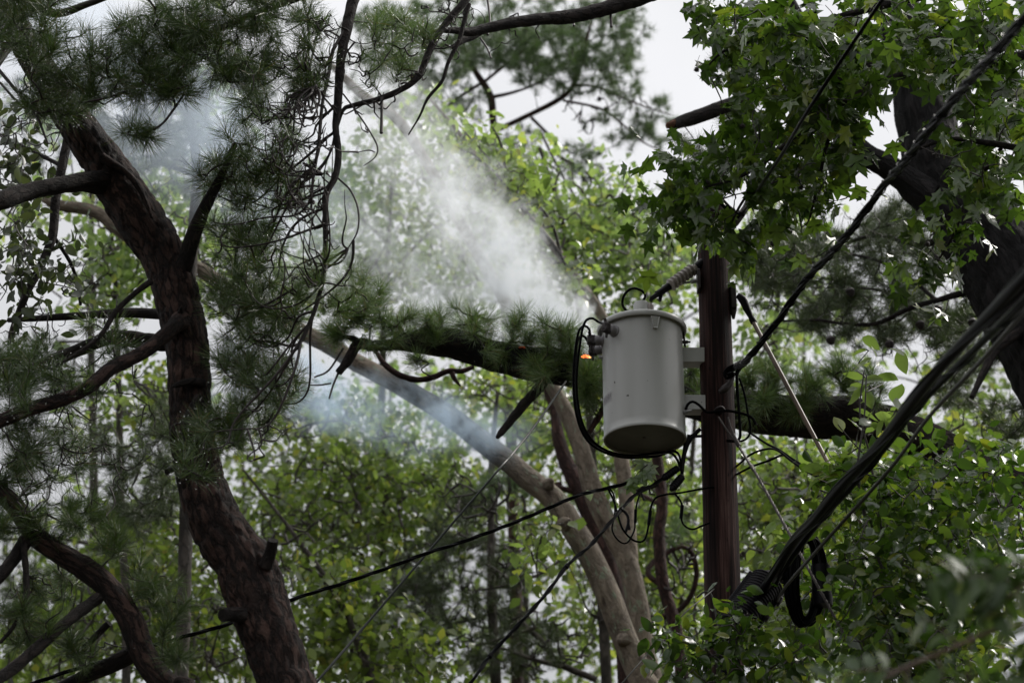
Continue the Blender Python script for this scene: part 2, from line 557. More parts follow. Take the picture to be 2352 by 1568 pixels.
M['needle_light'] = leaf_mat("needle_light", [(0, (.065, .11, .04)), (.5, (.115, .175, .068)), (.93, (.18, .24, .11)), (1, (.22, .13, .055))], trans=.3, rough=.35, spec=.6, tcol=1.3)
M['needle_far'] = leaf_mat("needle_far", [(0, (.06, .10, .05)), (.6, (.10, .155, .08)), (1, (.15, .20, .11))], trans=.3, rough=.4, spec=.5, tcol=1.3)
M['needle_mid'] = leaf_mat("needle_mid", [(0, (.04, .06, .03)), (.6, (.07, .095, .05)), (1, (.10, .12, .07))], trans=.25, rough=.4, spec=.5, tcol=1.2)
M['star_leaf'] = leaf_mat("star_leaf", [(0, (.030, .056, .012)), (.5, (.055, .095, .020)), (.88, (.10, .15, .032)), (1, (.15, .17, .035))], trans=.42, rough=.24, spec=.75)
M['shrub_leaf'] = leaf_mat("shrub_leaf", [(0, (.022, .044, .010)), (.5, (.042, .078, .016)), (.88, (.10, .15, .030)), (1, (.17, .18, .03))], trans=.42, rough=.22, spec=.9)
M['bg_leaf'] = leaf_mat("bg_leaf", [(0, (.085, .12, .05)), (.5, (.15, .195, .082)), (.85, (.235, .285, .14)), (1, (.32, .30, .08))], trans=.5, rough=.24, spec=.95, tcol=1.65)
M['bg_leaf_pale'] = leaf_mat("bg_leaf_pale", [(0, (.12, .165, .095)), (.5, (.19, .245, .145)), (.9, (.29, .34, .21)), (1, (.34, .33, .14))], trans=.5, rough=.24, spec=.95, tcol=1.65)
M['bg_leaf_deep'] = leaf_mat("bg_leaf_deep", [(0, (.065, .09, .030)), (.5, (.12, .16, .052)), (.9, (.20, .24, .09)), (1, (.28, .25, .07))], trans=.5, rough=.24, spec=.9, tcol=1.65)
M['grey_leaf'] = leaf_mat('grey_leaf', [(0, (.03, .04, .026)), (.6, (.05, .062, .042)), (1, (.08, .09, .06))], trans=.25, rough=.35, spec=.5)
M['near_leaf'] = leaf_mat("near_leaf", [(0, (.025, .05, .012)), (.7, (.05, .085, .022)), (.85, (.08, .12, .04)), (1, (.22, .22, .15))], trans=.3, rough=.45, spec=.3)

# ------------------------------------------------------------------ growing branches, needles and leaves
class Grower:
    """keeps the wood of a tree: limbs given as polylines, twigs grown to reach wanted places"""
    def __init__(self, Y):
        self.Y = Y; self.off = 0.0; self.nodes = []; self.wood = []; self.tw = []
    def limb(self, pts, Y=None, Y1=None, seg=10, rough=.06, step=.06, ground=False, taper=True, plates=0.0, freq=8.0, collect=True):
        Y = self.Y if Y is None else Y
        Y1 = Y if Y1 is None else Y1
        Y, Y1 = Y + self.off, Y1 + self.off
        ws, rs = [], []
        n = len(pts)
        for i, q in enumerate(pts):
            y = Y + (Y1 - Y) * i / max(1, n - 1)
            ws.append(P(q[0], q[1], y)); rs.append(q[2] * .5 * PM(q[0], q[1], y))
        if ground:
            last = ws[-1]; prev = ws[-2]
            d = unit(last - prev)
            if d[2] > -.3: d = unit(np.array([d[0], d[1], -.9]))
            k = last[2] / -d[2]
            gx = last + d * k * np.array([.55, .55, 1.0])
            mid = (last + gx) / 2 + d * np.array([.1, .1, 0])
            ws += [mid, np.array([gx[0], gx[1], -.1])]; rs += [rs[-1] * 1.15, rs[-1] * 1.5]
        g = tube(ws, rs, seg=seg, step=step, rough=rough, freq=freq, seed=int(rng.integers(1e6)), plates=plates)
        sp, _ = smooth_path(ws, rs, .12)
        self.nodes += list(sp[sp[:, 2] > 1.5])
        if collect: self.wood.append(g)
        return g
    def targets(self, blobs):
        out = []
        for (cx, cy_, rx, ry, y0, y1, n) in blobs:
            a = rng.uniform(0, 2 * math.pi, n); r = np.sqrt(rng.uniform(0, 1, n))
            y = rng.uniform(y0, y1, n) + self.off
            for k in range(n):
                out.append(P(cx + rx * r[k] * math.cos(a[k]), cy_ + ry * r[k] * math.sin(a[k]), y[k]))
        return np.array(out)
    def grow(self, tg, r0=.005, r1=.0022, sag=.12, wob=.07, seg=4, pts=6, curl=0.0, rmax=.012, direct=0.0):
        """twigs to every target from the nearest wood; returns their ends and directions"""
        nodes = np.array(self.nodes)
        d = np.array([np.min(np.linalg.norm(nodes - t, axis=1)) for t in tg])
        order = np.argsort(d)
        cap = len(nodes) + len(tg) * pts + 10
        buf = np.zeros((cap, 3)); k = len(nodes); buf[:k] = nodes
        ends, dirs = np.zeros((len(tg), 3)), np.zeros((len(tg), 3))
        k0 = k
        u = np.linspace(0, 1, pts)[:, None]
        for i in order:
            t = tg[i]
            if direct and rng.uniform() < direct:
                dd = np.linalg.norm(buf[:k0] - t, axis=1)
                j = int(np.argmin(dd + rng.uniform(0, .5, k0)))
            else:
                dd = np.linalg.norm(buf[:k] - t, axis=1)
                j = int(np.argmin(dd + rng.uniform(0, .06, k)))
            a = buf[j]; l = max(dd[j], .03)
            side = rng.normal(size=3) * l * .14
            side[2] -= sag * l * rng.uniform(.4, 1.8)
            side += (t - a) * rng.uniform(-.25, .25)
            c = (a + t) / 2 + side
            path = a * (1 - u) ** 2 + 2 * c * u * (1 - u) + t * u ** 2
            w1, w2 = rng.normal(size=3), rng.normal(size=3)
            amp = wob * min(l, .5) * .3
            path = path + (w1 * np.sin(u * math.pi * 2) + w2 * .6 * np.sin(u * math.pi * 3)) * amp
            if curl:
                path[:, 2] += (curl * l * .22 * (np.clip(u - .6, 0, 1) / .4) ** 2)[:, 0] * rng.uniform(-.3, 1.3)
            rr = np.linspace(min(rmax, r0 * (1 + l * .8)), r1, pts)
            self.tw.append(tube(path, rr, seg=seg, step=.03 if seg > 4 else None, cap=False))
            buf[k:k + pts - 1] = path[1:]; k += pts - 1
            ends[i] = path[-1]; dirs[i] = unit(path[-1] - path[-2])
        self.nodes = list(buf[:k])
        return ends, dirs

def leaves(tmpls, ends, dirs, per, size, spread, droop=.5, up=.8, jit=.3, gaps=()):
    """leaves round the twig ends"""
    n = len(ends)
    pos = np.repeat(ends, per, 0) + rng.normal(size=(n * per, 3)) * spread - np.repeat(dirs, per, 0) * rng.uniform(0, spread * 2, (n * per, 1))
    tip = rng.normal(size=(n * per, 3)) * np.array([1, 1, .5]) + np.repeat(dirs, per, 0) * .5
    tip = unit(tip); tip[:, 2] -= rng.uniform(0, droop * 2, n * per)
    nrm = unit(np.array([0, 0, up]) + rng.normal(size=(n * per, 3)) * jit)
    sc = size * rng.uniform(.5, 1.2, n * per)
    if gaps:                       # openings in the foliage
        x, y = proj(pos + tip * size * .5)
        ok = np.ones(len(pos), bool)
        for cx, cy_, rx, ry in gaps:
            ok &= ((x - cx) / rx) ** 2 + ((y - cy_) / ry) ** 2 > 1
        pos, tip, nrm, sc = pos[ok], tip[ok], nrm[ok], sc[ok]
    return spread_templates(tmpls, pos, tip, nrm, sc)

def needles(tmpls, ends, dirs, size, up=.35, jit=.4):
    d = unit(dirs + rng.normal(size=ends.shape) * jit + np.array([0, 0, up]))
    nrm = rng.normal(size=ends.shape)
    return spread_templates(tmpls, ends + d * size * .1, d, nrm, size * rng.uniform(.8, 1.15, len(ends)))

def drops(ends, size, per, r=.0030):
    """rain drops hanging among the needles"""
    o, Q_, T_, U_ = lathe([(0, -1), (.7, -.7), (1, 0), (.7, .7), (0, 1)], 8)
    n = len(ends) * per
    q = unit(rng.normal(size=(n, 3))) * size * rng.uniform(.55, 1.0, (n, 1))
    pos = np.repeat(ends, per, 0) + q
    return [scatter((o, Q_, T_), pos, np.tile([0, 1.0, 0], (n, 1)), np.tile([0, 0, 1.0], (n, 1)), r * rng.uniform(.6, 1.3, n))]

def water_mat():
    m, t, out = new_mat("rain_drop")
    g = N(t, "ShaderNodeBsdfGlass"); g.inputs['IOR'].default_value = 1.33; g.inputs['Roughness'].default_value = 0.0
    t.links.new(g.outputs[0], out.inputs[0])
    return m
M['water'] = water_mat()

# ------------------------------------------------------------------ ground
def make_ground():
    n = 90
    x = np.linspace(-300, 300, n); y = np.linspace(-150, 450, n)
    X, Y = np.meshgrid(x, y)
    Z = vnoise(np.stack([X * .12, Y * .12, X * 0], -1), 3) * .25 - .05 - .2
    V = np.stack([X, Y, Z], -1).reshape(-1, 3)
    i = np.arange(n * n).reshape(n, n)
    Q = np.stack([i[:-1, :-1], i[:-1, 1:], i[1:, 1:], i[1:, :-1]], -1).reshape(-1, 4)
    m, t, out = new_mat("leaf_litter")
    tc = N(t, "ShaderNodeTexCoord")
    nz = N(t, "ShaderNodeTexNoise", i_Scale=1.6, i_Detail=8.0, i_Roughness=.7)
    t.links.new(tc.outputs['Object'], nz.inputs['Vector'])
    r = ramp(t, [(.3, (.018, .013, .009)), (.5, (.035, .028, .018)), (.7, (.022, .032, .012))])
    t.links.new(nz.outputs[0], r.inputs[0])
    b = N(t, "ShaderNodeBsdfPrincipled"); b.inputs['Roughness'].default_value = .9
    t.links.new(r.outputs[0], b.inputs['Base Color']); t.links.new(b.outputs[0], out.inputs[0])
    build("ground", [(V, Q, np.zeros((0, 3), int), None)], m, kind="structure")
make_ground()

exec_parts = []

# ------------------------------------------------------------------ utility pole
def wood_pole_mat():
    m, t, out = new_mat("pole_wood")
    K = t.links.new
    uv = N(t, "ShaderNodeUVMap", uv_map="uv")
    mp = N(t, "ShaderNodeMapping"); mp.inputs['Scale'].default_value = (60, 1.6, 1)
    K(uv.outputs[0], mp.inputs[0])
    nz = N(t, "ShaderNodeTexNoise", i_Scale=1.0, i_Detail=7.0, i_Roughness=.65); K(mp.outputs[0], nz.inputs['Vector'])
    mp2 = N(t, "ShaderNodeMapping"); mp2.inputs['Scale'].default_value = (7, .8, 1)
    K(uv.outputs[0], mp2.inputs[0])
    n2 = N(t, "ShaderNodeTexNoise", i_Scale=1.0, i_Detail=3.0); K(mp2.outputs[0], n2.inputs['Vector'])
    r = ramp(t, [(.40, (.003, .0015, .0015)), (.49, (.018, .008, .007)), (.56, (.055, .027, .023)), (.68, (.15, .095, .082))])
    ad = N(t, "ShaderNodeMath", operation='MULTIPLY_ADD'); ad.inputs[1].default_value = .55
    s = N(t, "ShaderNodeMath", operation='MULTIPLY'); s.inputs[1].default_value = .45
    K(n2.outputs[0], s.inputs[0]); K(nz.outputs[0], ad.inputs[0]); K(s.outputs[0], ad.inputs[2]); K(ad.outputs[0], r.inputs[0])
    # dark knots and spur holes
    mp3 = N(t, "ShaderNodeMapping"); mp3.inputs['Scale'].default_value = (40, 14, 1); K(uv.outputs[0], mp3.inputs[0])
    n3 = N(t, "ShaderNodeTexNoise", i_Scale=1.0, i_Detail=1.0); K(mp3.outputs[0], n3.inputs['Vector'])
    m3 = N(t, "ShaderNodeMapRange"); m3.inputs[1].default_value = .70; m3.inputs[2].default_value = .74; K(n3.outputs[0], m3.inputs[0])
    mx = N(t, "ShaderNodeMix", data_type='RGBA'); mx.inputs[7].default_value = (.01, .006, .006, 1)
    K(m3.outputs[0], mx.inputs[0]); K(r.outputs[0], mx.inputs[6])
    b = N(t, "ShaderNodeBsdfPrincipled"); b.inputs['Roughness'].default_value = .75; b.inputs['Specular IOR Level'].default_value = .15
    K(mx.outputs[2], b.inputs['Base Color'])
    bp = N(t, "ShaderNodeBump"); bp.inputs['Strength'].default_value = 1.0; bp.inputs['Distance'].default_value = .01
    K(nz.outputs[0], bp.inputs['Height']); K(bp.outputs[0], b.inputs['Normal'])
    K(b.outputs[0], out.inputs[0])
    return m

M['pole'] = wood_pole_mat()
M['black_rubber'] = plain_mat("black_rubber", (.003, .003, .0035), rough=.3, spec=.035, vary=.25, scale=40)
M['dull_black'] = plain_mat("dull_black", (.005, .004, .006), rough=.45, spec=.14, vary=.3, scale=30, bump=.2)
M['steel'] = plain_mat("galvanised_steel", (.30, .30, .30), rough=.45, metal=.85, vary=.25, scale=25)
M['iron'] = plain_mat("dark_iron", (.035, .028, .028), rough=.5, metal=.4, vary=.4, scale=30, bump=.3)
M['wire'] = plain_mat("weathered_wire", (.05, .05, .042), rough=.5, metal=.3, vary=.3, scale=20)
M['green_wire'] = plain_mat("green_black_wire", (.012, .016, .012), rough=.4, spec=.2, vary=.3, scale=20)
M['strand'] = plain_mat("steel_strand", (.065, .055, .052), rough=.55, metal=.5, vary=.35, scale=40)
M['rodwood'] = plain_mat("rod_wood", (.11, .068, .044), rough=.45, vary=.3, scale=18, stretch=(1, 1, .2))
M['porcelain'] = plain_mat("grey_porcelain", (.25, .22, .20), rough=.35, vary=.15, scale=12)
M['lead'] = plain_mat("grey_plastic", (.20, .19, .20), rough=.5, vary=.2, scale=20)

YP = 11.0
PA, PB = P(1639.5, 620, YP), P(1660.5, 1380, YP)
pdir = unit(PB - PA)
def pole_at(py):
    """pole axis and radius at a photo height"""
    lo, hi = PA - pdir * 3, PB + pdir * 8
    for _ in range(50):
        mid = (lo + hi) / 2
        v = mid - CAM
        y = 784 - FPX * (-v[1] * SP + v[2] * CP) / (v[1] * CP + v[2] * SP)
        if y < py: lo = mid
        else: hi = mid
    return mid
ptop = pole_at(470)
pbot = PB + pdir * ((PB[2] + .4) / -pdir[2])
RP0, RP1 = 36 * PM(1640, 560, YP), 42.5 * PM(1660, 1400, YP)
kz = lambda p: RP0 + (RP1 - RP0) * (PA[2] - p[2]) / (PA[2] - PB[2])
pole = thing("utility_pole", pbot, "reddish brown wooden utility pole standing right of the grey transformer", "utility pole")
zs = [ptop + (pbot - ptop) * u for u in np.linspace(0, 1, 12)]
build("shaft", [tube(zs, [kz(z) for z in zs], seg=48, step=.05, rough=.012, freq=7, seed=4)], M['pole'], pole)
# plate and bolt on the left of the pole, bracket plate on its right
q = pole_at(655)
build("side_plate", [box(q + np.array([-kz(q) - .004, -.05, 0]), np.eye(3), (.008, .045, .062), .003)], M['iron'], pole)
b0 = q + np.array([-kz(q) - .01, -.05, .005]); b1 = P(1566, 651, b0[1])
bolt = build("bolt", [tube([b0, b0 + (b1 - b0) * .4], [.0125, .0125], seg=10), tube([b0, b1], [.0075, .0075], seg=10)], M['steel'], pole)
q = pole_at(690)
build("bracket_plate", [box(q + np.array([kz(q) + .012, -.03, 0]), np.eye(3), (.016, .03, .075), .004),
                        tube([q + np.array([kz(q) + .01, -.03, -.075]), q + np.array([kz(q) + .008, -.03, -.13])], [.02, .008], seg=10)], M['iron'], pole)
q = pole_at(960)
build("guy_hook", [box(q + np.array([-.005, -kz(q) - .012, 0]), np.eye(3), (.024, .014, .014), .006),
                   tube([q + np.array([-.028, -kz(q) - .02, -.004]), q + np.array([-.012, -kz(q) - .034, .008]), q + np.array([.012, -kz(q) - .034, .010]), q + np.array([.03, -kz(q) - .02, -.008])], [.008] * 4, seg=8, step=.01)], M['iron'], pole)

# ------------------------------------------------------------------ transformer
YT = 10.93
TC = P(1481.5, 1011, YT)
mT = PM(1481, 900, YT)
R = 93.3 * mT
def top_h(py):
    lo, hi = 0.2, 1.4
    for _ in range(40):
        h = (lo + hi) / 2
        v = TC + np.array([0, 0, h]) - CAM
        y = 784 - FPX * (-v[1] * SP + v[2] * CP) / (v[1] * CP + v[2] * SP)
        if y > py: lo = h
        else: hi = h
    return h
HT = top_h(763)
top_h2 = top_h
def paint_mat():
    m, t, out = new_mat("grey_enamel")
    K = t.links.new
    tc = N(t, "ShaderNodeTexCoord")
    mp = N(t, "ShaderNodeMapping"); mp.inputs['Scale'].default_value = (6, 6, .7); K(tc.outputs['Object'], mp.inputs[0])
    n1 = N(t, "ShaderNodeTexNoise", i_Scale=1.0, i_Detail=6.0, i_Roughness=.6); K(mp.outputs[0], n1.inputs['Vector'])
    r = ramp(t, [(.3, (.42, .424, .41)), (.7, (.47, .473, .46))]); K(n1.outputs[0], r.inputs[0])
    n2 = N(t, "ShaderNodeTexNoise", i_Scale=38.0, i_Detail=1.0); K(tc.outputs['Object'], n2.inputs['Vector'])
    mr = N(t, "ShaderNodeMapRange"); mr.inputs[1].default_value = .78; mr.inputs[2].default_value = .81; K(n2.outputs[0], mr.inputs[0])
    mx = N(t, "ShaderNodeMix", data_type='RGBA'); mx.inputs[7].default_value = (.06, .055, .05, 1)
    K(mr.outputs[0], mx.inputs[0]); K(r.outputs[0], mx.inputs[6])
    b = N(t, "ShaderNodeBsdfPrincipled"); b.inputs['Roughness'].default_value = .3; b.inputs['Specular IOR Level'].default_value = .5
    K(mx.outputs[2], b.inputs['Base Color'])
    n3 = N(t, "ShaderNodeTexNoise", i_Scale=9.0, i_Detail=2.0); K(tc.outputs['Object'], n3.inputs['Vector'])
    bp = N(t, "ShaderNodeBump"); bp.inputs['Strength'].default_value = .06; bp.inputs['Distance'].default_value = .01
    K(n3.outputs[0], bp.inputs['Height']); K(bp.outputs[0], b.inputs['Normal'])
    K(b.outputs[0], out.inputs[0])
    return m
M['enamel'] = paint_mat()
tr = thing("transformer", TC, "light grey cylindrical transformer bolted to the wooden pole", "transformer")
X3, Z3 = np.array([1., 0, 0]), np.array([0, 0, 1.])
pr = [(R - .007, .012), (R - .006, 0), (R + .001, 0), (R + .003, .004), (R + .003, .016), (R, .020), (R, .06), (R, HT * .5), (R, HT - .02), (R, HT)]
tank = build("tank", [lathe(pr, 96, origin=TC)], M['enamel'], tr)
build("bottom_plate", [lathe([(0, .009), (R * .5, .0095), (R - .007, .011)], 64, origin=TC)], plain_mat("shaded_grey_paint", (.15, .152, .14), rough=.55, vary=.25, scale=6), tank)  # shade under the tank is put into this darker paint colour
build("drain_plug", [lathe([(0, .012), (.009, .012), (.011, .016), (.011, .024)], 12, origin=TC + np.array([-.005, -.02, -.006]))], M['iron'], tank)
RL = R * 1.115
lp = [(R - .02, HT - .004), (R + .002, HT - .004), (R + .003, HT + .008), (R + .012, HT + .010), (RL - .012, HT - .006), (RL - .004, HT - .006), (RL, HT + .002), (RL, HT + .018), (RL - .006, HT + .026), (RL - .018, HT + .030), (RL - .03, HT + .034), (R * .6, HT + .05), (.06, HT + .058), (0, HT + .058)]
lid = build("lid", [lathe(lp, 96, origin=TC)], M['enamel'], tr)
bu = TC + Z3 * (HT + .055)
HB = top_h2(694) - HT - .055
bush = build("lid_bushing", [lathe([(.044, 0), (.044, HB - .014), (.041, HB - .006), (.02, HB), (0, HB)], 32, origin=bu)], M['enamel'], lid)
build("terminal_cap", [lathe([(.02, 0), (.022, .03), (.012, .045), (0, .046)], 16, origin=bu + np.array([.05, -.012, HB - .06])), box(bu + np.array([.03, -.012, HB - .02]), np.eye(3), (.022, .012, .008), .003)], M['porcelain'], bush)
# lifting lug: a tapering channel on the front
fx = .25 * R; fy = -math.sqrt(R * R - fx * fx)
nrm_ = unit(np.array([fx, fy, 0])); tg_ = np.cross(Z3, nrm_)
lugc = TC + np.array([fx, fy, 0])
z1, z0 = HT - .012, HT - .082
def pt(s, o, z): return lugc + tg_ * s + nrm_ * o + Z3 * z
V = np.array([pt(-.026, .001, z1), pt(-.026, .022, z1), pt(.026, .022, z1), pt(.026, .001, z1),
              pt(-.012, .001, z0), pt(-.012, .016, z0), pt(.012, .016, z0), pt(.012, .001, z0),
              pt(-.020, .018, z1), pt(.020, .018, z1), pt(-.008, .010, z0 + .012), pt(.008, .010, z0 + .012)])
Q = np.array([[0, 4, 5, 1], [2, 6, 7, 3], [4, 7, 6, 5], [1, 5, 10, 8], [6, 2, 9, 11], [5, 6, 11, 10], [8, 10, 11, 9]])
build("lifting_lug", [(V, Q, np.zeros((0, 3), int), None)], M['enamel'], tr, smooth=False)
# low voltage bushings with their clamps on the left
BZ = HT - .068
bus = []
for a in (138 + 90, 188, 160):
    pass
for ang in (-136, -172, 160):
    d = np.array([math.cos(math.radians(ang)), math.sin(math.radians(ang)), 0])
    o = TC + d * (R - .004) + Z3 * BZ
    b_ = build("side_bushing", [lathe([(.034, 0), (.034, .008), (.027, .012), (.025, .022), (.029, .026), (.029, .046), (.024, .052), (.01, .054), (0, .054)], 28, axis=d, origin=o)], M['lead'], tr)
    c = o + d * .068
    sidev = np.cross(Z3, d)
    build("clamp", [box(c, np.array([d, sidev, Z3]), (.024, .016, .030), .006), box(c - Z3 * .012 + d * .012, np.array([d, sidev, Z3]), (.012, .022, .010), .003), tube([c + Z3 * .02 + d * .005, c + Z3 * .052 + d * .012], [.008, .009], seg=8),
                    tube([c - Z3 * .02, c - Z3 * .06 + d * .004], [.008, .007], seg=8), tube([o + d * .05, c], [.008, .008], seg=8)], M['iron'], b_)
    bus.append(c)
# brackets to the pole
for pya, pyb in ((799, 832), (908, 941)):
    a = P(1570, pya, YP - .05); b = P(1570, pyb, YP - .05)
    q = pole_at((pya + pyb) / 2)
    x0 = TC[0] + R * .9; x1 = q[0] - kz(q) * .72
    zc = (a[2] + b[2]) / 2; hz = (a[2] - b[2]) / 2
    g = [box(((x0 + x1) / 2, YP - .055, zc), np.eye(3), ((x1 - x0) / 2, .005, hz), .002),
         box(((x0 + x1) / 2, YP - .012, zc - hz + .003), np.eye(3), ((x1 - x0) / 2 - .002, .04, .003), .001),
         box(((x0 + x1) / 2, YP - .012, zc + hz - .003), np.eye(3), ((x1 - x0) / 2 - .002, .04, .003), .001)]
    build("mounting_bracket", g, M['enamel'], tr, smooth=False)
gl = TC + np.array([.93, -.36, 0]) * R + Z3 * .13
build("ground_lug", [tube([gl, gl + np.array([.02, -.02, 0])], [.012, .010], seg=10), tube([gl + np.array([.006, -.014, 0]), gl + np.array([.045, -.03, .002])], [.008, .008], seg=8)], M['steel'], tr)
nb = TC + np.array([.99, .1, 0]) * R + Z3 * (HT - .05)
build("lid_clamp", [tube([nb, nb + X3 * .035], [.010, .010], seg=10), tube([nb + X3 * .018 - Z3 * .03, nb + X3 * .012 + Z3 * .06], [.007, .006], seg=8), tube([nb + X3 * .03, nb + X3 * .05], [.006, .006], seg=8)], M['iron'], tr)
sb = TC + np.array([-1, -.05, 0]) * R + Z3 * (HT - .16)
build("side_bolt", [tube([sb + X3 * .01, sb - X3 * .018], [.011, .011], seg=10)], M['steel'], tr)
# sticker on the left of the tank with a smudged inscription
def sticker():
    V, Q = [], []
    zc = .215; n = 6
    for i in range(n):
        a = math.radians(-172 + 26 * i / (n - 1))
        d = np.array([math.cos(a), math.sin(a), 0]) * (R + .0015)
        V += [TC + d + Z3 * (zc - .026), TC + d + Z3 * (zc + .026)]
        if i: Q.append([2 * i - 2, 2 * i, 2 * i + 1, 2 * i - 1])
    st = build("sticker", [(np.array(V), np.array(Q), np.zeros((0, 3), int), None)], plain_mat("sticker_paper", (.40, .39, .40), rough=.5, vary=.08), tr)
    V, Q = [], []
    for i in range(7):
        a0 = math.radians(-169 + 20 * i / 6.0)
        for (da, za, zb) in ((0, -.016, .016), (1.2, .008, .016), (1.2, -.016, -.006)) if i % 2 else ((0, -.015, .005), (1.4, -.004, .016)):
            a = a0 + math.radians(da)
            k = len(V)
            for aa, zz in ((a, za), (a + math.radians(.9), za), (a + math.radians(.9), zb), (a, zb)):
                V.append(TC + np.array([math.cos(aa), math.sin(aa), 0]) * (R + .0028) + Z3 * (zc + zz))
            Q.append([k, k + 1, k + 2, k + 3])
    build("worn_lettering", [(np.array(V), np.array(Q), np.zeros((0, 3), int), None)], plain_mat("sticker_ink", (.22, .21, .22), vary=.2), st, smooth=False)
sticker()

# ------------------------------------------------------------------ cables and fittings
def path(pts, Y, Y1=None):
    Y1 = Y if Y1 is None else Y1
    n = len(pts)
    out = []
    for i, q in enumerate(pts):
        y = q[2] if len(q) > 2 else Y + (Y1 - Y) * i / max(1, n - 1)
        out.append(P(q[0], q[1], y))
    return np.array(out)

def twist(pts, rad, strand, n, pitch, seg=7, step=.02, phase=0.0):
    p, r = smooth_path(pts, np.broadcast_to(np.asarray(rad, float), (len(pts),)), step)
    t, nn, bb = frames(p)
    s = np.concatenate([[0], np.cumsum(np.linalg.norm(np.diff(p, axis=0), axis=1))])
    out = []
    for k in range(n):
        a = 2 * math.pi * (s / pitch + k / n) + phase
        q = p + (np.cos(a)[:, None] * nn + np.sin(a)[:, None] * bb) * r[:, None]
        sr = np.asarray(strand, float)
        if sr.ndim: sr = np.interp(np.linspace(0, 1, len(p)), np.linspace(0, 1, len(sr)), sr)
        out.append(tube(q, sr, seg=seg))
    return out

def cable(name, pts, r, mat, label, cat, Y=YP, Y1=None, group=None, seg=8, step=.025, extra=()):
    o = build(name, [tube(path(pts, Y, Y1), r, seg=seg, step=step)] + list(extra), mat)
    return tag(o, label, cat, group)

px = PM(1480, 900, YT)
# lead from the lid bushing
w0 = bu + np.array([.005, -.01, HB - .004])
lead = [w0, P(1482, 680, w0[1]), P(1476, 669, w0[1]), P(1458, 662, w0[1]), P(1443, 667, w0[1]), P(1432, 682, w0[1] + .02), P(1430, 700, w0[1] + .06), P(1440, 716, w0[1] + .12)]
tag(build("lead_wire", [tube(lead, 3.1 * px, seg=10, step=.012)], M['black_rubber']), "short black wire looping off the top bushing of the transformer", "wire")
# three low voltage cables looping down the left of the tank
tails = [
    [bus[0] - np.array([.012, .01, -.02]), P(1374, 739, 10.78), P(1362, 731, 10.76), P(1347, 735, 10.75), P(1338, 755, 10.76), P(1333, 785, 10.78), P(1327, 830, 10.80), P(1324, 880, 10.82), P(1328, 930, 10.84), P(1340, 978, 10.86), P(1362, 1013, 10.9), P(1400, 1037, 10.98), P(1450, 1046, 11.08), P(1510, 1040, 11.12), P(1540, 1040, 11.02), P(1556, 1056, 10.98), P(1563, 1080, 10.97)],
    [bus[1] - np.array([.010, .012, -.02]), P(1354, 757, 10.86), P(1343, 748, 10.84), P(1331, 757, 10.83), P(1324, 785, 10.83), P(1319, 830, 10.84), P(1317, 880, 10.86), P(1321, 935, 10.88), P(1334, 985, 10.9), P(1358, 1020, 10.95), P(1398, 1042, 11.03), P(1450, 1051, 11.13), P(1512, 1042, 11.16), P(1548, 1036, 11.05), P(1562, 1050, 11.0), P(1566, 1085, 10.97)],
    [bus[2] - np.array([.012, .012, -.005]), P(1345, 775, 10.93), P(1335, 772, 10.92), P(1326, 785, 10.91), P(1322, 830, 10.91), P(1321, 880, 10.92), P(1326, 932, 10.93), P(1338, 981, 10.95), P(1362, 1018, 11.0), P(1402, 1041, 11.08), P(1455, 1050, 11.17), P(1520, 1044, 11.2), P(1575, 1010, 11.1), P(1600, 990, 11.1)],
]
for tl, lb in zip(tails, ("thick black cable making the tallest loop off the transformer's side bushings", "thick black cable making the middle loop off the transformer's side bushings", "thick black cable making the lowest loop off the transformer's side bushings")):
    tag(build("transformer_cable", [tube(tl, 3.0 * px, seg=10, step=.015)], M['black_rubber']), lb, "cable", "black cables hanging down the transformer's side")
# two black connector boots under the tank
def boot(a, b, w, lab):
    l = np.linalg.norm(b - a); d = (b - a) / l
    g = [lathe([(0, 0), (w * .5, 0), (w, .012), (w, l * .45), (w * .92, l * .5), (w, l * .55), (w * .95, l - .02), (w * .5, l), (0, l)], 20, axis=d, origin=a)]
    for k in range(5):
        g.append(lathe([(w * .9, 0), (w * 1.1, .003), (w * 1.1, .007), (w * .9, .010)], 20, axis=d, origin=a + d * (.03 + k * .016)))
    tag(build("connector_boot", g, M['dull_black']), lab, "connector", "black connector boots below the transformer")
boot(P(1559, 1073, 10.95), P(1520, 1101, 10.93), 8.2 * px, "upper ribbed black connector boot below the transformer, tilted left")
boot(P(1568, 1092, 10.93), P(1541, 1125, 10.9), 8.8 * px, "lower black connector boot below the transformer, beside the pole")
tag(build("tap_cable", [tube(path([(1608, 985), (1592, 1000), (1580, 1012), (1572, 1040), (1568, 1070), (1566, 1092)], 10.98), [.011, .013, .020, .013, .011, .010], seg=10, step=.015),
                        tube(path([(1578, 1000), (1590, 1002), (1612, 1001)], 10.98), .009, seg=8)], M['dull_black']), "black Y shaped cable between the pole and the connector boots", "cable")
# lashed cable from the upper boot down to the bottom edge, running on out of the picture
lp_ = path([(1522, 1100), (1493, 1117), (1458, 1137), (1428, 1168), (1404, 1197), (1355, 1253), (1304, 1297), (1260, 1356), (1202, 1422), (1128, 1502), (1084, 1564), (1000, 1680), (900, 1820)], 10.93, 9.6)
tag(build("lashed_cable", [tube(lp_, 3.4 * px, seg=8, step=.03)] + twist(lp_, 3.6 * px, 1.3 * px, 2, .32, seg=6)
          + [tube([lp_[k] , lp_[k] * .9 + lp_[k + 1] * .1], [5.4 * px, 5.4 * px], seg=8) for k in (3, 6, 9)], M['black_rubber']), "black lashed cable running from the connectors down across the pale trunk", "cable")
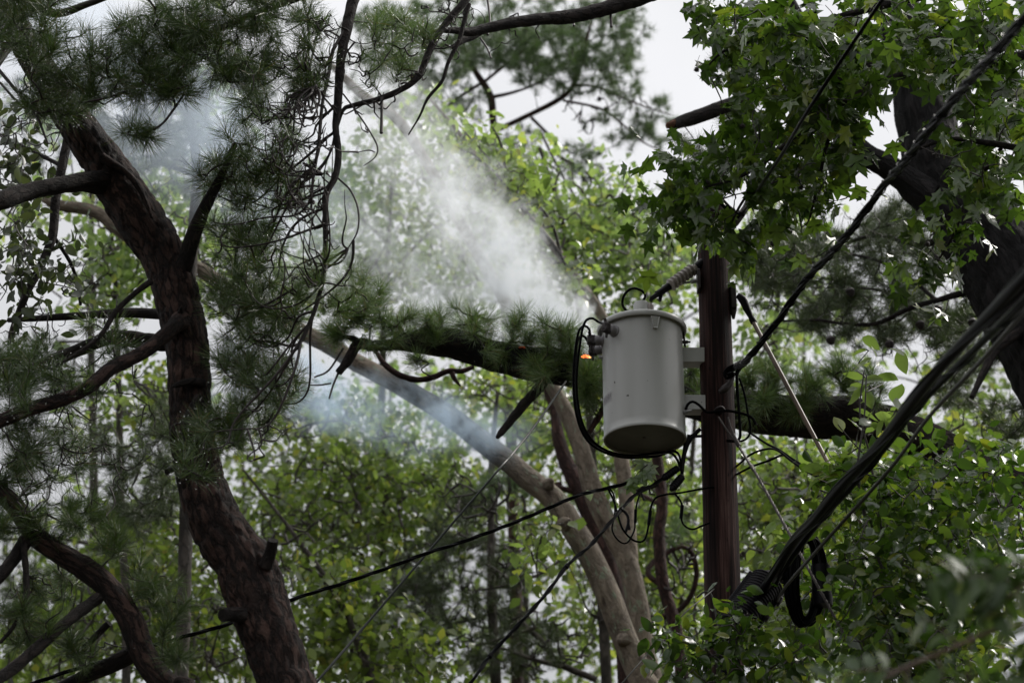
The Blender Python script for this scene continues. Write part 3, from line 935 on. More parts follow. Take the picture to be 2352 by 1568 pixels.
# twisted service drop passing behind the left pine
sd_ = path([(1506, 1085, 10.95), (1470, 1098, 10.95), (1430, 1112, 10.95), (1385, 1123, 10.95), (1330, 1137), (1253, 1169), (1165, 1206), (1055, 1246), (982, 1269), (894, 1302), (799, 1335), (689, 1370), (600, 1402), (516, 1435), (376, 1474), (290, 1502), (171, 1536), (60, 1574), (-200, 1660)], 10.95, 10.2)
tag(build("service_cable", twist(sd_, 2.2 * px, 2.3 * px, 3, .38, seg=6), M['black_rubber']), "twisted black service cable sagging from the pole to behind the left pine", "cable")
cable("loop_wire", [(1385, 1121), (1402, 1124), (1411, 1143), (1412, 1180), (1406, 1215), (1421, 1241), (1440, 1246), (1457, 1217), (1458, 1190), (1462, 1160), (1468, 1135), (1458, 1137)], 2.0 * px, M['black_rubber'], "thin black wire hanging in a round loop left of the pole, the longer loop", "wire", 10.93, group="wire loops below the transformer", step=.012)
cable("loop_wire", [(1396, 1121), (1410, 1150), (1419, 1182), (1432, 1217), (1457, 1241), (1480, 1239), (1491, 1198), (1495, 1165), (1506, 1143), (1530, 1135), (1551, 1133), (1575, 1129), (1612, 1122), (1640, 1118)], 2.4 * px, M['black_rubber'], "black wire from the pole dipping in a wide loop below the connectors", "wire", 10.9, group="wire loops below the transformer", step=.012,
      extra=[tube(path([(1494, 1172), (1490, 1205)], 10.9), 4.0 * px, seg=8), tube(path([(1460, 1170), (1459, 1200)], 10.93), 3.4 * px, seg=8)])
cable("loop_wire", [(1551, 1134), (1562, 1148), (1568, 1166), (1565, 1190), (1572, 1206), (1590, 1215), (1612, 1207), (1630, 1200)], 2.3 * px, M['black_rubber'], "small black wire loop touching the left side of the pole", "wire", 10.9, group="wire loops below the transformer", step=.012,
      extra=[tube(path([(1567, 1160), (1564, 1190)], 10.9), 4.0 * px, seg=8)])
cable("cut_cable_end", [(1420, 1175), (1430, 1172), (1441, 1183), (1443, 1200), (1437, 1222)], 3.3 * px, M['dull_black'], "bent black cable end curling off the lashed cable", "cable", 10.92, step=.012,
      extra=[tube(path([(1442, 1196), (1446, 1216)], 10.92), 3.0 * px, seg=8)])
cable("tap_clamp", [(1462, 1128), (1478, 1120), (1494, 1118), (1512, 1112)], 5.0 * px, M['iron'], "dark metal tap clamp on the lashed cable", "clamp", 10.93, step=.02,
      extra=[tube(path([(1470, 1124), (1474, 1136), (1480, 1148)], 10.92), 3.0 * px, seg=8), tube(path([(1490, 1118), (1494, 1134), (1505, 1136)], 10.92), 2.0 * px, seg=8)])
cable("bare_wire", [(1300, 876), (1231, 974), (1176, 1043), (1147, 1076), (982, 1268), (835, 1440), (725, 1568), (560, 1760), (400, 1950)], 2.9 * px, M['green_wire'], "straight thin wire slanting down to the left below the smoking limb", "wire", 12.0, 9.8)
cable("thin_wire", [(1640, 1352), (1611, 1376), (1576, 1404), (1494, 1493), (1436, 1560), (1300, 1720)], 1.5 * px, M['wire'], "thin grey wire from the pole foot past the pale trunks", "wire", 10.88, 10.2)

def sprig():
    o = P(1494, 1062, 10.86)
    tp = [o, P(1480, 1072, 10.84), P(1466, 1085, 10.84), P(1455, 1098, 10.85)]
    t = thing("leafy_sprig", o, "pale star leaved sprig caught on the wires just below the transformer", "sprig")
    build("twig", [tube(tp, [.003, .003, .0025, .002], seg=6, step=.01)], M['twig'], t)
    n = 9
    pos = np.array([tp[k % 4] for k in range(n)]) + rng.normal(size=(n, 3)) * .018
    tip = unit(rng.normal(size=(n, 3)) * np.array([.8, .2, .4]) + np.array([0, -.1, -.7]))
    build("leaves", spread_templates(STAR, pos, tip, unit(np.array([0, -1, .35]) + rng.normal(size=(n, 3)) * .3), .115 * rng.uniform(.8, 1.1, n)), M['bg_leaf_pale'], t)
sprig()

# insulator between transformer and pole top
ia, ib = P(1606, 608, 10.96), P(1537, 657, 10.93)
d = unit(ib - ia); ll = np.linalg.norm(ib - ia)
prof = [(0, 0), (.022, 0)]
for k in range(7):
    h = ll * (.2 + .8 * k / 7)
    prof += [(.026, h), (.037, h + ll * .035), (.038, h + ll * .06), (.027, h + ll * .085)]
prof += [(.022, ll), (0, ll)]
ins = thing("surge_arrester", ia, "ribbed grey insulator joining the transformer top to the pole", "insulator")
build("ribbed_body", [lathe(prof, 28, axis=d, origin=ia)], M['porcelain'], ins)
ja = ib + d * .001
build("end_fitting", [tube([ja, ja + d * .05, ja + d * .09], [.024, .020, .022], seg=14), box(ja + d * .115 + np.array([0, -.01, -.004]), np.array([d, np.cross(d, [0, 1, 0]), [0, 1, 0]]), (.03, .012, .012), .004),
                      tube([ja + d * .06 - Z3 * .01, ja + d * .075 - Z3 * .05], [.012, .010], seg=8), tube([ja + d * .1 + Z3 * .01, ja + d * .15 - Z3 * .005], [.011, .008], seg=8)], M['dull_black'], ins)
build("collar", [tube([ia - d * .05, ia + d * ll * .16], [.024, .025], seg=16)], M['dull_black'], ins)

# line wire at the pole top with its dead end clamp
lw = path([(1700, 500, 10.85), (1708, 487, 10.8), (1750, 424), (1794, 358), (1864, 242), (2026, 0), (2150, -185), (2400, -560)], 10.75, 6.2)
lt = thing("line_wire", lw[0], "thick black line wire slanting from the pole top to the upper right", "wire")
build("conductor", [tube(lw, [.009, .009, .009, .0088, .0085, .0085, .0085, .0085], seg=8, step=.06)], M['black_rubber'], lt)
build("dead_end_clamp", [tube(path([(1724, 452), (1712, 478), (1703, 492)], 10.78), [.016, .020, .022], seg=12, step=.02), tube(path([(1703, 490), (1685, 508), (1670, 524)], 10.8), [.026, .036, .026], seg=12, step=.02)], M['iron'], lt)
tag(build("pin_rod", [tube(path([(1657, 462), (1672, 478), (1700, 500)], 10.78), [.021, .021, .018], seg=14)], M['black_rubber']), "short fat black rod sticking up beside the pole top clamp", "rod")

# bundled aerial cable to the upper right
bc = path([(1669, 858, 10.86), (1690, 842, 10.8), (1716, 825), (1786, 737), (1849, 645), (1903, 587), (1954, 529), (2028, 429), (2075, 374), (2129, 304), (2195, 222), (2246, 164), (2312, 88), (2420, -40), (2700, -380)], 10.7, 5.0)
bt = thing("bundled_cable", bc[0], "twisted bundle of black cables climbing from mid pole to the upper right corner", "cable")
build("conductors", twist(bc, .009, .0088, 3, .75, seg=8), M['black_rubber'], bt)
build("lashing_wire", twist(bc, .0185, .0028, 1, .16, seg=5, step=.012), M['dull_black'], bt)
build("end_loop", [tube(path([(1716, 822), (1690, 836), (1671, 846), (1664, 856), (1668, 868), (1680, 866)], 10.84), .009, seg=8, step=.012), tube(path([(1720, 826), (1700, 844), (1690, 862)], 10.84), .012, seg=8, step=.02),
                   tube(path([(1672, 862), (1684, 858)], 10.82), .016, seg=10)], M['black_rubber'], bt)
cable("drop_cable", [(1692, 862), (1694, 900), (1697, 940), (1700, 985), (1699, 1005), (1690, 1012), (1668, 1012)], 3.4 * px, M['black_rubber'], "black cable dropping down the right side of the pole, inner one", "cable", 10.88, group="cables down the pole's right side", step=.015)
cable("drop_cable", [(1698, 868), (1710, 905), (1718, 950), (1724, 985), (1718, 1003), (1705, 1012), (1680, 1014)], 2.6 * px, M['black_rubber'], "black cable dropping down the right side of the pole, outer bowed one", "cable", 10.86, group="cables down the pole's right side", step=.015)
tag(build("cable_wedge", [tube(path([(1686, 856), (1676, 880), (1664, 893), (1652, 900)], 10.84), [.010, .018, .024, .012], seg=10, step=.015)], M['iron']), "rusty dark cable wedge hanging at mid pole below the bundled cable", "clamp")
cable("ground_wire", [(1575, 940), (1580, 928), (1591, 922), (1606, 930), (1623, 946), (1645, 945), (1669, 943), (1695, 947), (1716, 953), (1730, 962), (1736, 975)], 3.3 * px, M['black_rubber'], "black ground wire crossing the front of the pole from the transformer", "wire", 10.84, step=.015)
cable("side_cable", [(1720, 992), (1760, 1018), (1790, 1033), (1830, 1060), (1884, 1092), (1920, 1108), (1990, 1150)], 2.6 * px, M['black_rubber'], "black cable leaving the pole's right side toward the thick cables, upper strand", "cable", 10.87, 10.3, group="cables right of the pole")
cable("side_cable", [(1690, 1072), (1725, 1043), (1760, 1031), (1786, 1034), (1820, 1060), (1860, 1086), (1915, 1112), (1990, 1154)], 2.6 * px, M['black_rubber'], "black cable arching up from behind the pole, upper arch", "cable", 10.95, 10.3, group="cables right of the pole")
cable("side_cable", [(1690, 1090), (1730, 1070), (1770, 1056), (1800, 1045), (1830, 1064), (1868, 1090), (1922, 1118), (1994, 1158)], 2.6 * px, M['black_rubber'], "black cable arching up from behind the pole, lower arch", "cable", 10.95, 10.3, group="cables right of the pole")

# guy insulator rod with its clevis
ra = path([(1728, 735, 10.9), (1787, 846), (1887, 1035), (1915, 1085), (1990, 1225), (2160, 1540), (2400, 1985)], 10.9, 9.6)
gt = thing("guy_rod", ra[0], "brown wooden guy rod slanting down right from a black clevis on the pole", "guy rod")
build("rod", [tube(ra, [.0125, .0125, .012, .0095, .009, .009, .009], seg=12, step=.1)], M['rodwood'], gt)
build("clevis", [tube(path([(1694, 678), (1706, 688), (1714, 706), (1722, 722), (1730, 738)], 10.89), [.016, .025, .022, .017, .014], seg=12, step=.015),
                 tube(path([(1727, 732), (1732, 741)], 10.89), [.019, .019], seg=14)], M['dull_black'], gt)
# stranded guy with its grip
ga = path([(1697, 1024, 10.8), (1716, 1055), (1735, 1085), (1780, 1165), (1817, 1232), (1870, 1330), (2000, 1570), (2200, 1940)], 10.8, 9.6)
gy = thing("guy_wire", ga[0], "twisted grey guy wire slanting down right from the hook on the pole", "guy wire")
build("strand", twist(ga, .0035, .0048, 3, .07, seg=6, step=.012), M['strand'], gy)
build("grip", [tube(path([(1650, 957), (1668, 985), (1697, 1024)], 10.83, 10.8), .0052, seg=8, step=.02), tube(path([(1672, 958), (1680, 985), (1697, 1024)], 10.83, 10.8), .0052, seg=8, step=.02),
               tube(path([(1683, 995), (1697, 1024)], 10.815, 10.8), [.008, .0135], seg=12), tube(path([(1725, 1068), (1732, 1080)], 10.795), [.011, .011], seg=10), tube(path([(1730, 1078), (1742, 1094)], 10.79), .0045, seg=6)], M['strand'], gy)

# thick cable bundle from the splice case to the right edge
def thick(pts, Y0, Y1, name, label, rad, rs):
    p = path(pts, Y0, Y1)
    o = build(name, twist(p, rad, rs, 3, 4.5, seg=12, step=.05) , M['black_rubber'])
    return tag(o, label, "cable", "thick cables at the lower right")
tk = [(1742, 1372), (1775, 1322), (1825, 1240), (1876, 1186), (1942, 1105), (2012, 1030), (2075, 950), (2150, 855), (2250, 748), (2352, 640), (2500, 480), (2760, 200)]
p1 = path(tk, 10.5, 4.6)
tag(build("trunk_cable", [tube(p1, [.024, .024, .024, .023, .022, .021, .0205, .02, .02, .02, .02, .02], seg=14, step=.05)] + twist(p1, .0225, .0045, 2, 3.0, seg=6), M['black_rubber']), "thick black cable bundle, upper of the two crossing the lower right", "cable", "thick cables at the lower right")
tk2 = [(1772, 1352), (1810, 1290), (1880, 1198), (1950, 1122), (2030, 1030), (2105, 935), (2190, 850), (2270, 772), (2352, 694), (2500, 545), (2760, 290)]
p2 = path(tk2, 10.45, 4.7)
tag(build("trunk_cable", [tube(p2, [.018, .018, .017, .016, .015, .0145, .0145, .0145, .0145, .0145, .0145], seg=12, step=.05)] + twist(p2, .017, .004, 1, .8, seg=6), M['black_rubber']), "single thick black cable just below the black bundle at lower right", "cable", "thick cables at the lower right")
tag(build("cable_tie", [tube(path([(1868, 1178), (1880, 1196)], 10.2), .034, seg=14), tube(path([(1866, 1172), (1872, 1180)], 10.16), .014, seg=8)], M['dull_black']), "black tie round the thick cables above the hanging coil", "cable tie")
cable("messenger_wire", [(1780, 1390), (1806, 1345), (1887, 1252), (2043, 1078), (2137, 953), (2254, 828), (2352, 717), (2500, 550), (2760, 260)], [.008, .008, .008, .008, .0078, .0078, .0078, .0078, .0078], M['wire'], "thin grey messenger wire running below the thick black cables", "wire", 10.55, 5.0, step=.06)

# hanging coil of spare cable
def coil():
    g = []
    c = np.array([1850.0, 1330.0])
    for k in range(17):
        pts = []
        ph = rng.uniform(0, 6.28); wx = 33 + rng.uniform(-5, 7); hy = 100 + rng.uniform(-10, 8); ox = (k - 8) * 1.3 + rng.uniform(-3, 3); dy = 10.22 + rng.uniform(-.05, .05)
        for i in range(21):
            a = 2 * math.pi * i / 20
            x = c[0] + ox + (wx * math.sin(a)) * (1.0 if math.sin(a) > 0 else .95) - 8 * math.cos(a) * -1
            y = c[1] - hy * math.cos(a)
            pts.append((x + 6 * math.cos(a) * -1, y, dy + .05 * math.sin(a)))
        g.append(tube(path(pts, 10.2), .0095, seg=8, step=.02))
    t = thing("cable_coil", P(1850, 1230, 10.2), "coil of spare black cable hanging from the thick cables beside the pole", "cable coil")
    build("coiled_cable", g, M['black_rubber'], t)
    gt_ = []
    for (x0, y0, x1, y1, w_) in ((1812, 1290, 1814, 1335, .05), (1884, 1300, 1890, 1390, .05), (1836, 1232, 1848, 1228, .045)):
        gt_.append(tube(path([(x0, y0), (x1, y1)], 10.2), [w_, w_], seg=14, rough=.1, step=.02))
    build("tape_wrap", gt_, M['dull_black'], t)
coil()

# ribbed splice case on the cable
def splice():
    a, b = P(1776, 1318, 10.42), P(1668, 1462, 10.3)
    d = unit(b - a); l = np.linalg.norm(b - a)
    pr = [(0, 0), (.03, 0), (.055, .03), (.06, .05)]
    k = .06
    while k < l - .06:
        pr += [(.0885, k), (.091, k + .004), (.091, k + .009), (.0875, k + .012)]; k += .018
    pr += [(.06, l - .05), (.03, l), (0, l)]
    t = thing("splice_case", a, "black ribbed splice case hanging on the cables at the pole's lower right", "splice case")
    build("ribbed_shell", [lathe(pr, 28, axis=d, origin=a)], M['dull_black'], t)
    u = unit(np.cross(d, [0, 1, 0]))
    build("seam_flange", [box((a + b) / 2 + u * .09, np.array([d, u, np.cross(d, u)]), (l * .36, .018, .014), .004), box((a + b) / 2 - u * .09, np.array([d, u, np.cross(d, u)]), (l * .36, .016, .014), .004)], M['dull_black'], t)
    for k in range(3):
        c = a + d * l * (.25 + .25 * k) + u * .105
        build("latch", [box(c, np.array([d, u, np.cross(d, u)]), (.022, .012, .02), .004)], M['iron'], t)
splice()
cable("riser_cable", [(1660, 1455), (1650, 1490), (1652, 1530), (1655, 1600), (1662, 1800)], .014, M['black_rubber'], "black riser cables running down the front of the pole below the splice case", "cable", 10.78, 10.72,
      extra=[tube(path([(1668, 1460), (1664, 1500), (1668, 1560), (1672, 1800)], 10.78, 10.72), .013, seg=8, step=.03), tube(path([(1678, 1458), (1680, 1510), (1684, 1570), (1686, 1800)], 10.8, 10.75), .013, seg=8, step=.03)])
cable("small_tap_wire", [(1600, 1372), (1618, 1358), (1632, 1362), (1640, 1385), (1646, 1420), (1652, 1450)], .005, M['wire'], "thin wire bending onto the pole above the low leaves", "wire", 10.84, step=.015)

# ------------------------------------------------------------------ pine trees near the camera
def part(name, geos, mat, parent, **kw):
    if geos: return build(name, geos, mat, parent, **kw)

def wood_parts(g, t, mat=None, nm="branch"):
    for q in g.wood:
        build(nm, [q], mat or M['twig'], t)

def left_pine():
    g = Grower(8.2); g.off = 1.1
    trunk_px = [(-30, -40, 58), (50, 90, 66), (112, 190, 74), (158, 262, 80), (212, 340, 90), (262, 412, 104), (320, 500, 108), (380, 600, 96), (412, 700, 102), (430, 800, 100), (437, 900, 96), (440, 1000, 99), (460, 1100, 106), (497, 1200, 118), (562, 1300, 138), (598, 1400, 134), (635, 1500, 126), (652, 1568, 122), (690, 1700, 124)]
    tk = g.limb(trunk_px, seg=64, rough=.072, step=.016, ground=True, plates=1.3, freq=9, collect=False)
    base = tk[0][-3].copy(); base[2] = 0
    t = thing("pine_tree", base, "foreground pine with the bending flaky brown trunk left of the smoke", "pine tree")
    build("trunk", [tk], M['pine_bark'], t)
    limbs = [
        ([(245, 420, 60), (190, 418, 44), (130, 427, 40), (60, 442, 40), (0, 462, 42), (-80, 490, 42)], 8.15, 7.6, 'pine_bark_dark'),
        ([(418, 622, 44), (430, 590, 38), (440, 553, 36), (458, 505, 32), (476, 466, 26), (510, 400, 18), (540, 330, 12)], 8.15, 7.9, 'pine_bark_dark'),
        ([(415, 738, 50), (398, 752, 36), (348, 795, 34), (300, 825, 32), (256, 846, 34), (183, 901, 32), (73, 938, 32), (0, 967, 32), (-60, 990, 32)], 8.1, 7.5, 'pine_bark'),
        ([(400, 790, 40), (350, 785, 40), (300, 778, 36), (257, 775, 32), (205, 793, 30), (110, 832, 30), (0, 867, 32), (-60, 890, 30)], 8.3, 8.4, 'pine_bark_dark'),
        ([(345, 648, 16), (320, 665, 13), (267, 714, 13), (235, 765, 12), (194, 801, 10), (128, 842, 8)], 8.1, 7.8, 'pine_bark_dark'),
        ([(235, 362, 22), (262, 378, 18), (292, 398, 15), (318, 430, 14), (338, 470, 12), (348, 500, 8)], 8.08, 8.06, 'pine_bark'),
        ([(460, 915, 30), (440, 950, 28), (432, 975, 30), (450, 1000, 22), (468, 1015, 10)], 8.08, 7.98, 'pine_bark_dark'),
    ]
    for q, y0, y1, mt in limbs:
        part("limb", [g.limb(q, y0, y1, seg=18, rough=.09, step=.02, collect=False, plates=.8, freq=14)], M[mt], t)
    for q in ([(610, 1300, 34), (622, 1268, 26), (627, 1240, 24)], [(560, 1412, 40), (530, 1410, 34), (512, 1412, 32)], [(400, 1075, 16), (384, 1083, 14)], [(470, 880, 20), (440, 876, 18), (405, 884, 13), (398, 888, 5)], [(414, 745, 20), (414, 720, 16), (416, 705, 4)]):
        part("branch_stub", [g.limb(q, 8.1, 8.02, seg=14, rough=.08, step=.015, collect=False)], M['pine_bark_dark'], t)
    # boughs at the top left
    for q, y0, y1 in (([(696, -10, 22), (600, 25, 18), (494, 72, 16), (430, 115, 13), (366, 165, 11), (310, 200, 9), (256, 222, 7), (190, 236, 4)], 7.7, 7.5), ([(430, 205, 5), (400, 250, 6), (366, 290, 6), (311, 312, 4)], 7.6, 7.5), ([(384, 170, 6), (300, 205, 5), (240, 240, 3)], 7.6, 7.6),
                      ([(60, 60, 30), (10, 120, 22), (-40, 200, 16)], 8.0, 7.6), ([(-20, 140, 8), (30, 200, 8), (80, 260, 7), (110, 330, 5)], 7.9, 7.8), ([(20, -20, 30), (120, 30, 22), (200, 10, 16), (280, -20, 12)], 8.0, 7.9)):
        g.limb(q, y0, y1, seg=10, rough=.06, step=.03)
    A = g.targets([(50, 60, 90, 100, 7.4, 8.1, 51), (130, 215, 100, 55, 7.5, 8.0, 39), (200, 130, 70, 60, 7.4, 7.9, 21), (370, 95, 130, 80, 7.4, 7.9, 72), (320, 190, 110, 45, 7.4, 7.8, 33), (450, 170, 70, 50, 7.4, 7.8, 18), (510, 30, 110, 50, 7.4, 7.9, 36), (570, 130, 80, 90, 7.4, 7.9, 39), (320, 305, 40, 16, 7.45, 7.55, 9), (620, 30, 70, 60, 7.4, 7.9, 21), (80, -20, 120, 40, 7.4, 8.2, 30), (150, -260, 420, 200, 6.6, 9.4, 150), (650, -260, 260, 180, 6.8, 9.2, 70), (150, -620, 400, 200, 6.8, 9.2, 90)])  # last blobs: unseen upper crown, added to darken the trunk below
    e, d = g.grow(A, r0=.0045, sag=.1, wob=.1, seg=5, pts=7)
    B = g.targets([(60, 850, 90, 50, 7.5, 8.2, 22), (150, 890, 100, 50, 7.5, 8.2, 22), (40, 1000, 70, 60, 7.5, 8.2, 16), (120, 1050, 90, 60, 7.8, 8.6, 20), (260, 800, 40, 30, 7.8, 8.2, 6), (230, 760, 40, 30, 8.2, 8.4, 4), (30, 930, 60, 40, 7.4, 8, 12)])
    e2, d2 = g.grow(B, r0=.004, sag=.15, wob=.14, seg=4, pts=10, curl=.8)
    C = g.targets([(200, 1000, 120, 60, 7.8, 8.4, 26), (60, 1100, 90, 100, 7.8, 8.6, 34), (390, 960, 60, 60, 8.0, 8.3, 6), (330, 1010, 60, 80, 8.0, 8.4, 8), (280, 730, 60, 50, 8, 8.3, 7), (240, 1120, 70, 80, 8.2, 8.6, 12), (60, 300, 100, 70, 7.7, 8.3, 24), (300, 880, 60, 30, 7.9, 8.2, 8)])
    g.grow(C, r0=.0035, r1=.0014, sag=.25, wob=.2, seg=4, pts=11, curl=1.2)
    wood_parts(g, t); part("twigs", g.tw, M['twig'], t)
    part("needles", needles(TUFT, e, d, .13, up=.1), M['needle'], t)
    part("lower_needles", needles(TUFT, e2, d2, .125, up=.3), M['needle'], t)
    part("raindrops", drops(np.vstack([e, e2]), .115, 9), M['water'], t, kind="stuff")
left_pine()

def hanging_bough():
    g = Grower(7.9); g.off = 1.1
    limbs = [
        ([(845, -70, 30), (812, 0, 27), (794, 80, 24), (782, 146, 22), (776, 238, 19), (771, 293, 17), (777, 351, 16), (770, 406, 16), (749, 447, 16), (748, 513, 13), (747, 580, 12), (740, 650, 10), (722, 715, 10), (700, 765, 8), (682, 802, 6)], 7.9, 7.6),
        ([(1095, -45, 20), (1070, 0, 18), (1040, 35, 17), (1011, 73, 16), (989, 113, 16), (960, 176, 15), (923, 205, 14), (872, 227, 13), (813, 242, 11), (788, 253, 9), (770, 300, 7), (735, 330, 6), (722, 380, 5)], 8.1, 7.8),
        ([(1077, 10, 12), (1066, 50, 11), (1055, 92, 10), (1030, 143, 9), (1015, 187, 8), (982, 227, 7), (964, 267, 5), (938, 310, 3)], 8.15, 8.1),
    ]
    t = thing("hanging_pine_bough", P(845, -70, 9.0), "long drooping pine bough with bare curling twigs hanging from the top edge beside the smoke", "pine bough")
    for q, y0, y1 in limbs:
        part("limb", [g.limb(q, y0, y1, seg=14, rough=.1, step=.02, collect=False, freq=20)], M['pine_bark_dark'], t)
    g.limb([(800, 60, 9), (765, 115, 9), (755, 170, 9), (740, 240, 8), (732, 330, 8), (718, 420, 7), (715, 480, 6)], 7.85, 7.7, seg=8)
    for q in ([(877, 225, 8), (877, 260, 7), (876, 306, 8)], [(788, 216, 4), (813, 249, 4), (846, 297, 4), (867, 337, 4), (861, 362, 3), (835, 381, 2)], [(777, 410, 5), (806, 439, 5), (823, 483, 5), (821, 531, 4), (799, 571, 3)],
              [(861, 350, 3), (848, 345, 3), (822, 350, 2)], [(728, 80, 6), (715, 140, 5), (700, 200, 4)], [(850, 230, 4), (865, 235, 4), (875, 245, 3)]):
        g.limb(q, 7.85, 7.8, seg=7, step=.02)
    A = g.targets([(600, 300, 90, 120, 7.9, 8.5, 40), (520, 420, 75, 60, 7.8, 8.4, 32), (560, 560, 90, 80, 7.8, 8.4, 40), (540, 690, 60, 60, 7.8, 8.4, 21), (610, 715, 85, 80, 7.8, 8.4, 40), (570, 820, 80, 60, 7.8, 8.4, 29), (500, 1000, 55, 45, 7.7, 8.2, 16), (580, 940, 70, 80, 7.8, 8.4, 27), (455, 1085, 40, 25, 7.5, 7.7, 6), (640, 870, 50, 60, 7.8, 8.4, 16), (690, 110, 60, 110, 7.5, 8.0, 35), (640, 420, 60, 80, 7.8, 8.4, 24)])
    e, d = g.grow(A, r0=.0048, r1=.0022, sag=.25, wob=.15, seg=5, pts=14, curl=.8, direct=.12)
    B = g.targets([(860, 90, 60, 80, 7.7, 8.2, 16), (950, 60, 60, 60, 7.8, 8.2, 14), (900, 170, 70, 40, 7.8, 8.1, 10), (757, 590, 10, 14, 7.6, 7.7, 2), (800, 690, 55, 40, 7.6, 8.0, 9), (820, 640, 40, 30, 7.6, 8.0, 4), (700, 640, 40, 60, 7.5, 7.8, 7)])
    e2, d2 = g.grow(B, r0=.004, r1=.002, sag=.2, wob=.12, seg=5, pts=10, curl=.5)
    C = g.targets([(690, 330, 80, 220, 7.3, 7.9, 165), (740, 130, 60, 110, 7.5, 8.0, 60), (900, 130, 110, 90, 7.7, 8.2, 60), (990, 70, 70, 70, 7.9, 8.3, 26), (680, 560, 60, 110, 7.3, 7.8, 14), (760, 480, 50, 120, 7.6, 7.8, 8), (830, 250, 80, 50, 7.7, 8.0, 14), (600, 1000, 70, 70, 7.4, 7.7, 10), (640, 200, 80, 90, 7.5, 7.9, 30)])
    g.grow(C, r0=.0048, r1=.0020, sag=.32, wob=.2, seg=5, pts=14, curl=1.0, direct=.35)
    wood_parts(g, t); part("twigs", g.tw, M['twig'], t)
    part("needles", needles(TUFT, e, d, .128, up=.15), M['needle'], t)
    part("young_needles", needles(TUFT, e2, d2, .11, up=.3), M['needle_light'], t)
    part("raindrops", drops(np.vstack([e, e2]), .115, 10), M['water'], t, kind="stuff")
hanging_bough()

def top_limb():
    g = Grower(9.2); g.off = .8
    t = thing("pine_limb", P(1560, -40, 10.0), "thick dark scaly pine limb crossing the top edge in front of the white sky", "pine limb")
    part("branch", [g.limb([(1700, -90, 44), (1560, -38, 38), (1451, 2, 34), (1330, 35, 32), (1238, 45, 27), (1158, 56, 25), (1084, 73, 22), (1040, 70, 15), (996, 72, 8)], 9.2, 8.4, seg=22, rough=.1, step=.02, collect=False, plates=.8, freq=16)], M['pine_bark_dark'], t)
    part("limb", [g.limb([(1110, 65, 22), (1082, 84, 24), (1060, 95, 16), (1040, 110, 8)], 8.75, 8.6, seg=12, rough=.15, step=.02, collect=False)], M['pine_bark_dark'], t)
    for q in ([(1402, 15, 7), (1403, 40, 6), (1404, 62, 7)], [(1103, 88, 5), (1118, 110, 5), (1128, 134, 4)], [(1118, 60, 8), (1120, 80, 6)], [(1316, 38, 6), (1318, 60, 5)], [(1170, 40, 4), (1190, 30, 2)], [(1120, 0, 6), (1124, 30, 5), (1126, 55, 5)]):
        g.limb(q, 9.0, 8.95, seg=7, step=.02)
    C = g.targets([(1060, 30, 60, 50, 8.5, 8.9, 16), (1010, 110, 50, 40, 8.5, 8.8, 10), (1170, 90, 60, 20, 8.7, 9.0, 5), (1230, 75, 70, 30, 8.7, 9.0, 4)])
    g.grow(C, r0=.0035, r1=.0015, sag=.2, wob=.2, seg=4, pts=10, curl=1.2)
    wood_parts(g, t); part("twigs", g.tw, M['twig'], t)
top_limb()

def lower_left_pine():
    g = Grower(9.4)
    tk = g.limb([(-40, 1080, 36), (-5, 1125, 40), (34, 1162, 44), (92, 1239, 46), (191, 1302, 52), (240, 1340, 54), (273, 1378, 56), (306, 1437, 57), (326, 1495, 58), (358, 1546, 58), (400, 1590, 60), (480, 1690, 66)], seg=40, rough=.06, step=.025, ground=True, plates=1.2, freq=12, collect=False)
    base = tk[0][-3].copy(); base[2] = 0
    t = thing("pine_tree", base, "pine with the slanting trunk in the lower left corner, behind the large bent pine", "pine tree")
    build("trunk", [tk], M['pine_bark'], t)
    for q, y0, y1 in (([(225, 1372, 30), (150, 1430, 26), (60, 1510, 28), (0, 1556, 30), (-60, 1600, 30)], 9.35, 8.9), ([(250, 1430, 16), (210, 1470, 14), (174, 1510, 12)], 9.5, 9.6), ([(310, 1500, 40), (250, 1528, 38), (190, 1556, 34), (120, 1590, 30)], 9.5, 9.6), ([(60, 1240, 34), (30, 1285, 30), (0, 1322, 30), (-50, 1360, 30)], 9.35, 9.2), ([(54, 1250, 16), (60, 1320, 14), (58, 1385, 16), (30, 1440, 10), (0, 1475, 8)], 9.3, 9.2)):
        part("limb", [g.limb(q, y0, y1, seg=16, rough=.09, step=.025, collect=False, plates=.6, freq=14)], M['pine_bark_dark'], t)
    A = g.targets([(120, 1200, 90, 50, 9.1, 9.6, 12), (190, 1170, 60, 40, 9.2, 9.8, 8), (240, 1230, 60, 40, 9.2, 9.6, 8), (60, 1430, 70, 60, 9.1, 9.6, 16), (60, 1090, 80, 40, 9.0, 9.8, 14), (330, 1330, 50, 40, 9.2, 9.6, 6), (380, 1380, 60, 50, 9.2, 9.6, 6), (410, 1490, 50, 50, 9.2, 9.6, 6), (170, 1490, 50, 50, 9.3, 9.8, 8), (120, 1350, 50, 50, 9.4, 9.9, 8), (30, 1200, 50, 40, 9.2, 9.8, 8)])
    e, d = g.grow(A, r0=.0045, sag=.15, wob=.14, seg=4, pts=10, curl=.8)
    C = g.targets([(80, 1400, 100, 90, 9.0, 9.8, 44), (150, 1170, 120, 70, 9.2, 9.9, 34), (340, 1340, 80, 60, 9.2, 9.6, 12), (240, 1500, 90, 50, 9.2, 9.8, 14)])
    g.grow(C, r0=.0035, r1=.0015, sag=.25, wob=.2, seg=4, pts=10, curl=1.2)
    wood_parts(g, t); part("twigs", g.tw, M['twig'], t)
    part("needles", needles(TUFT, np.vstack([e, e - d * .05]), np.vstack([d, d]), .11, up=.25), M['needle'], t)
lower_left_pine()

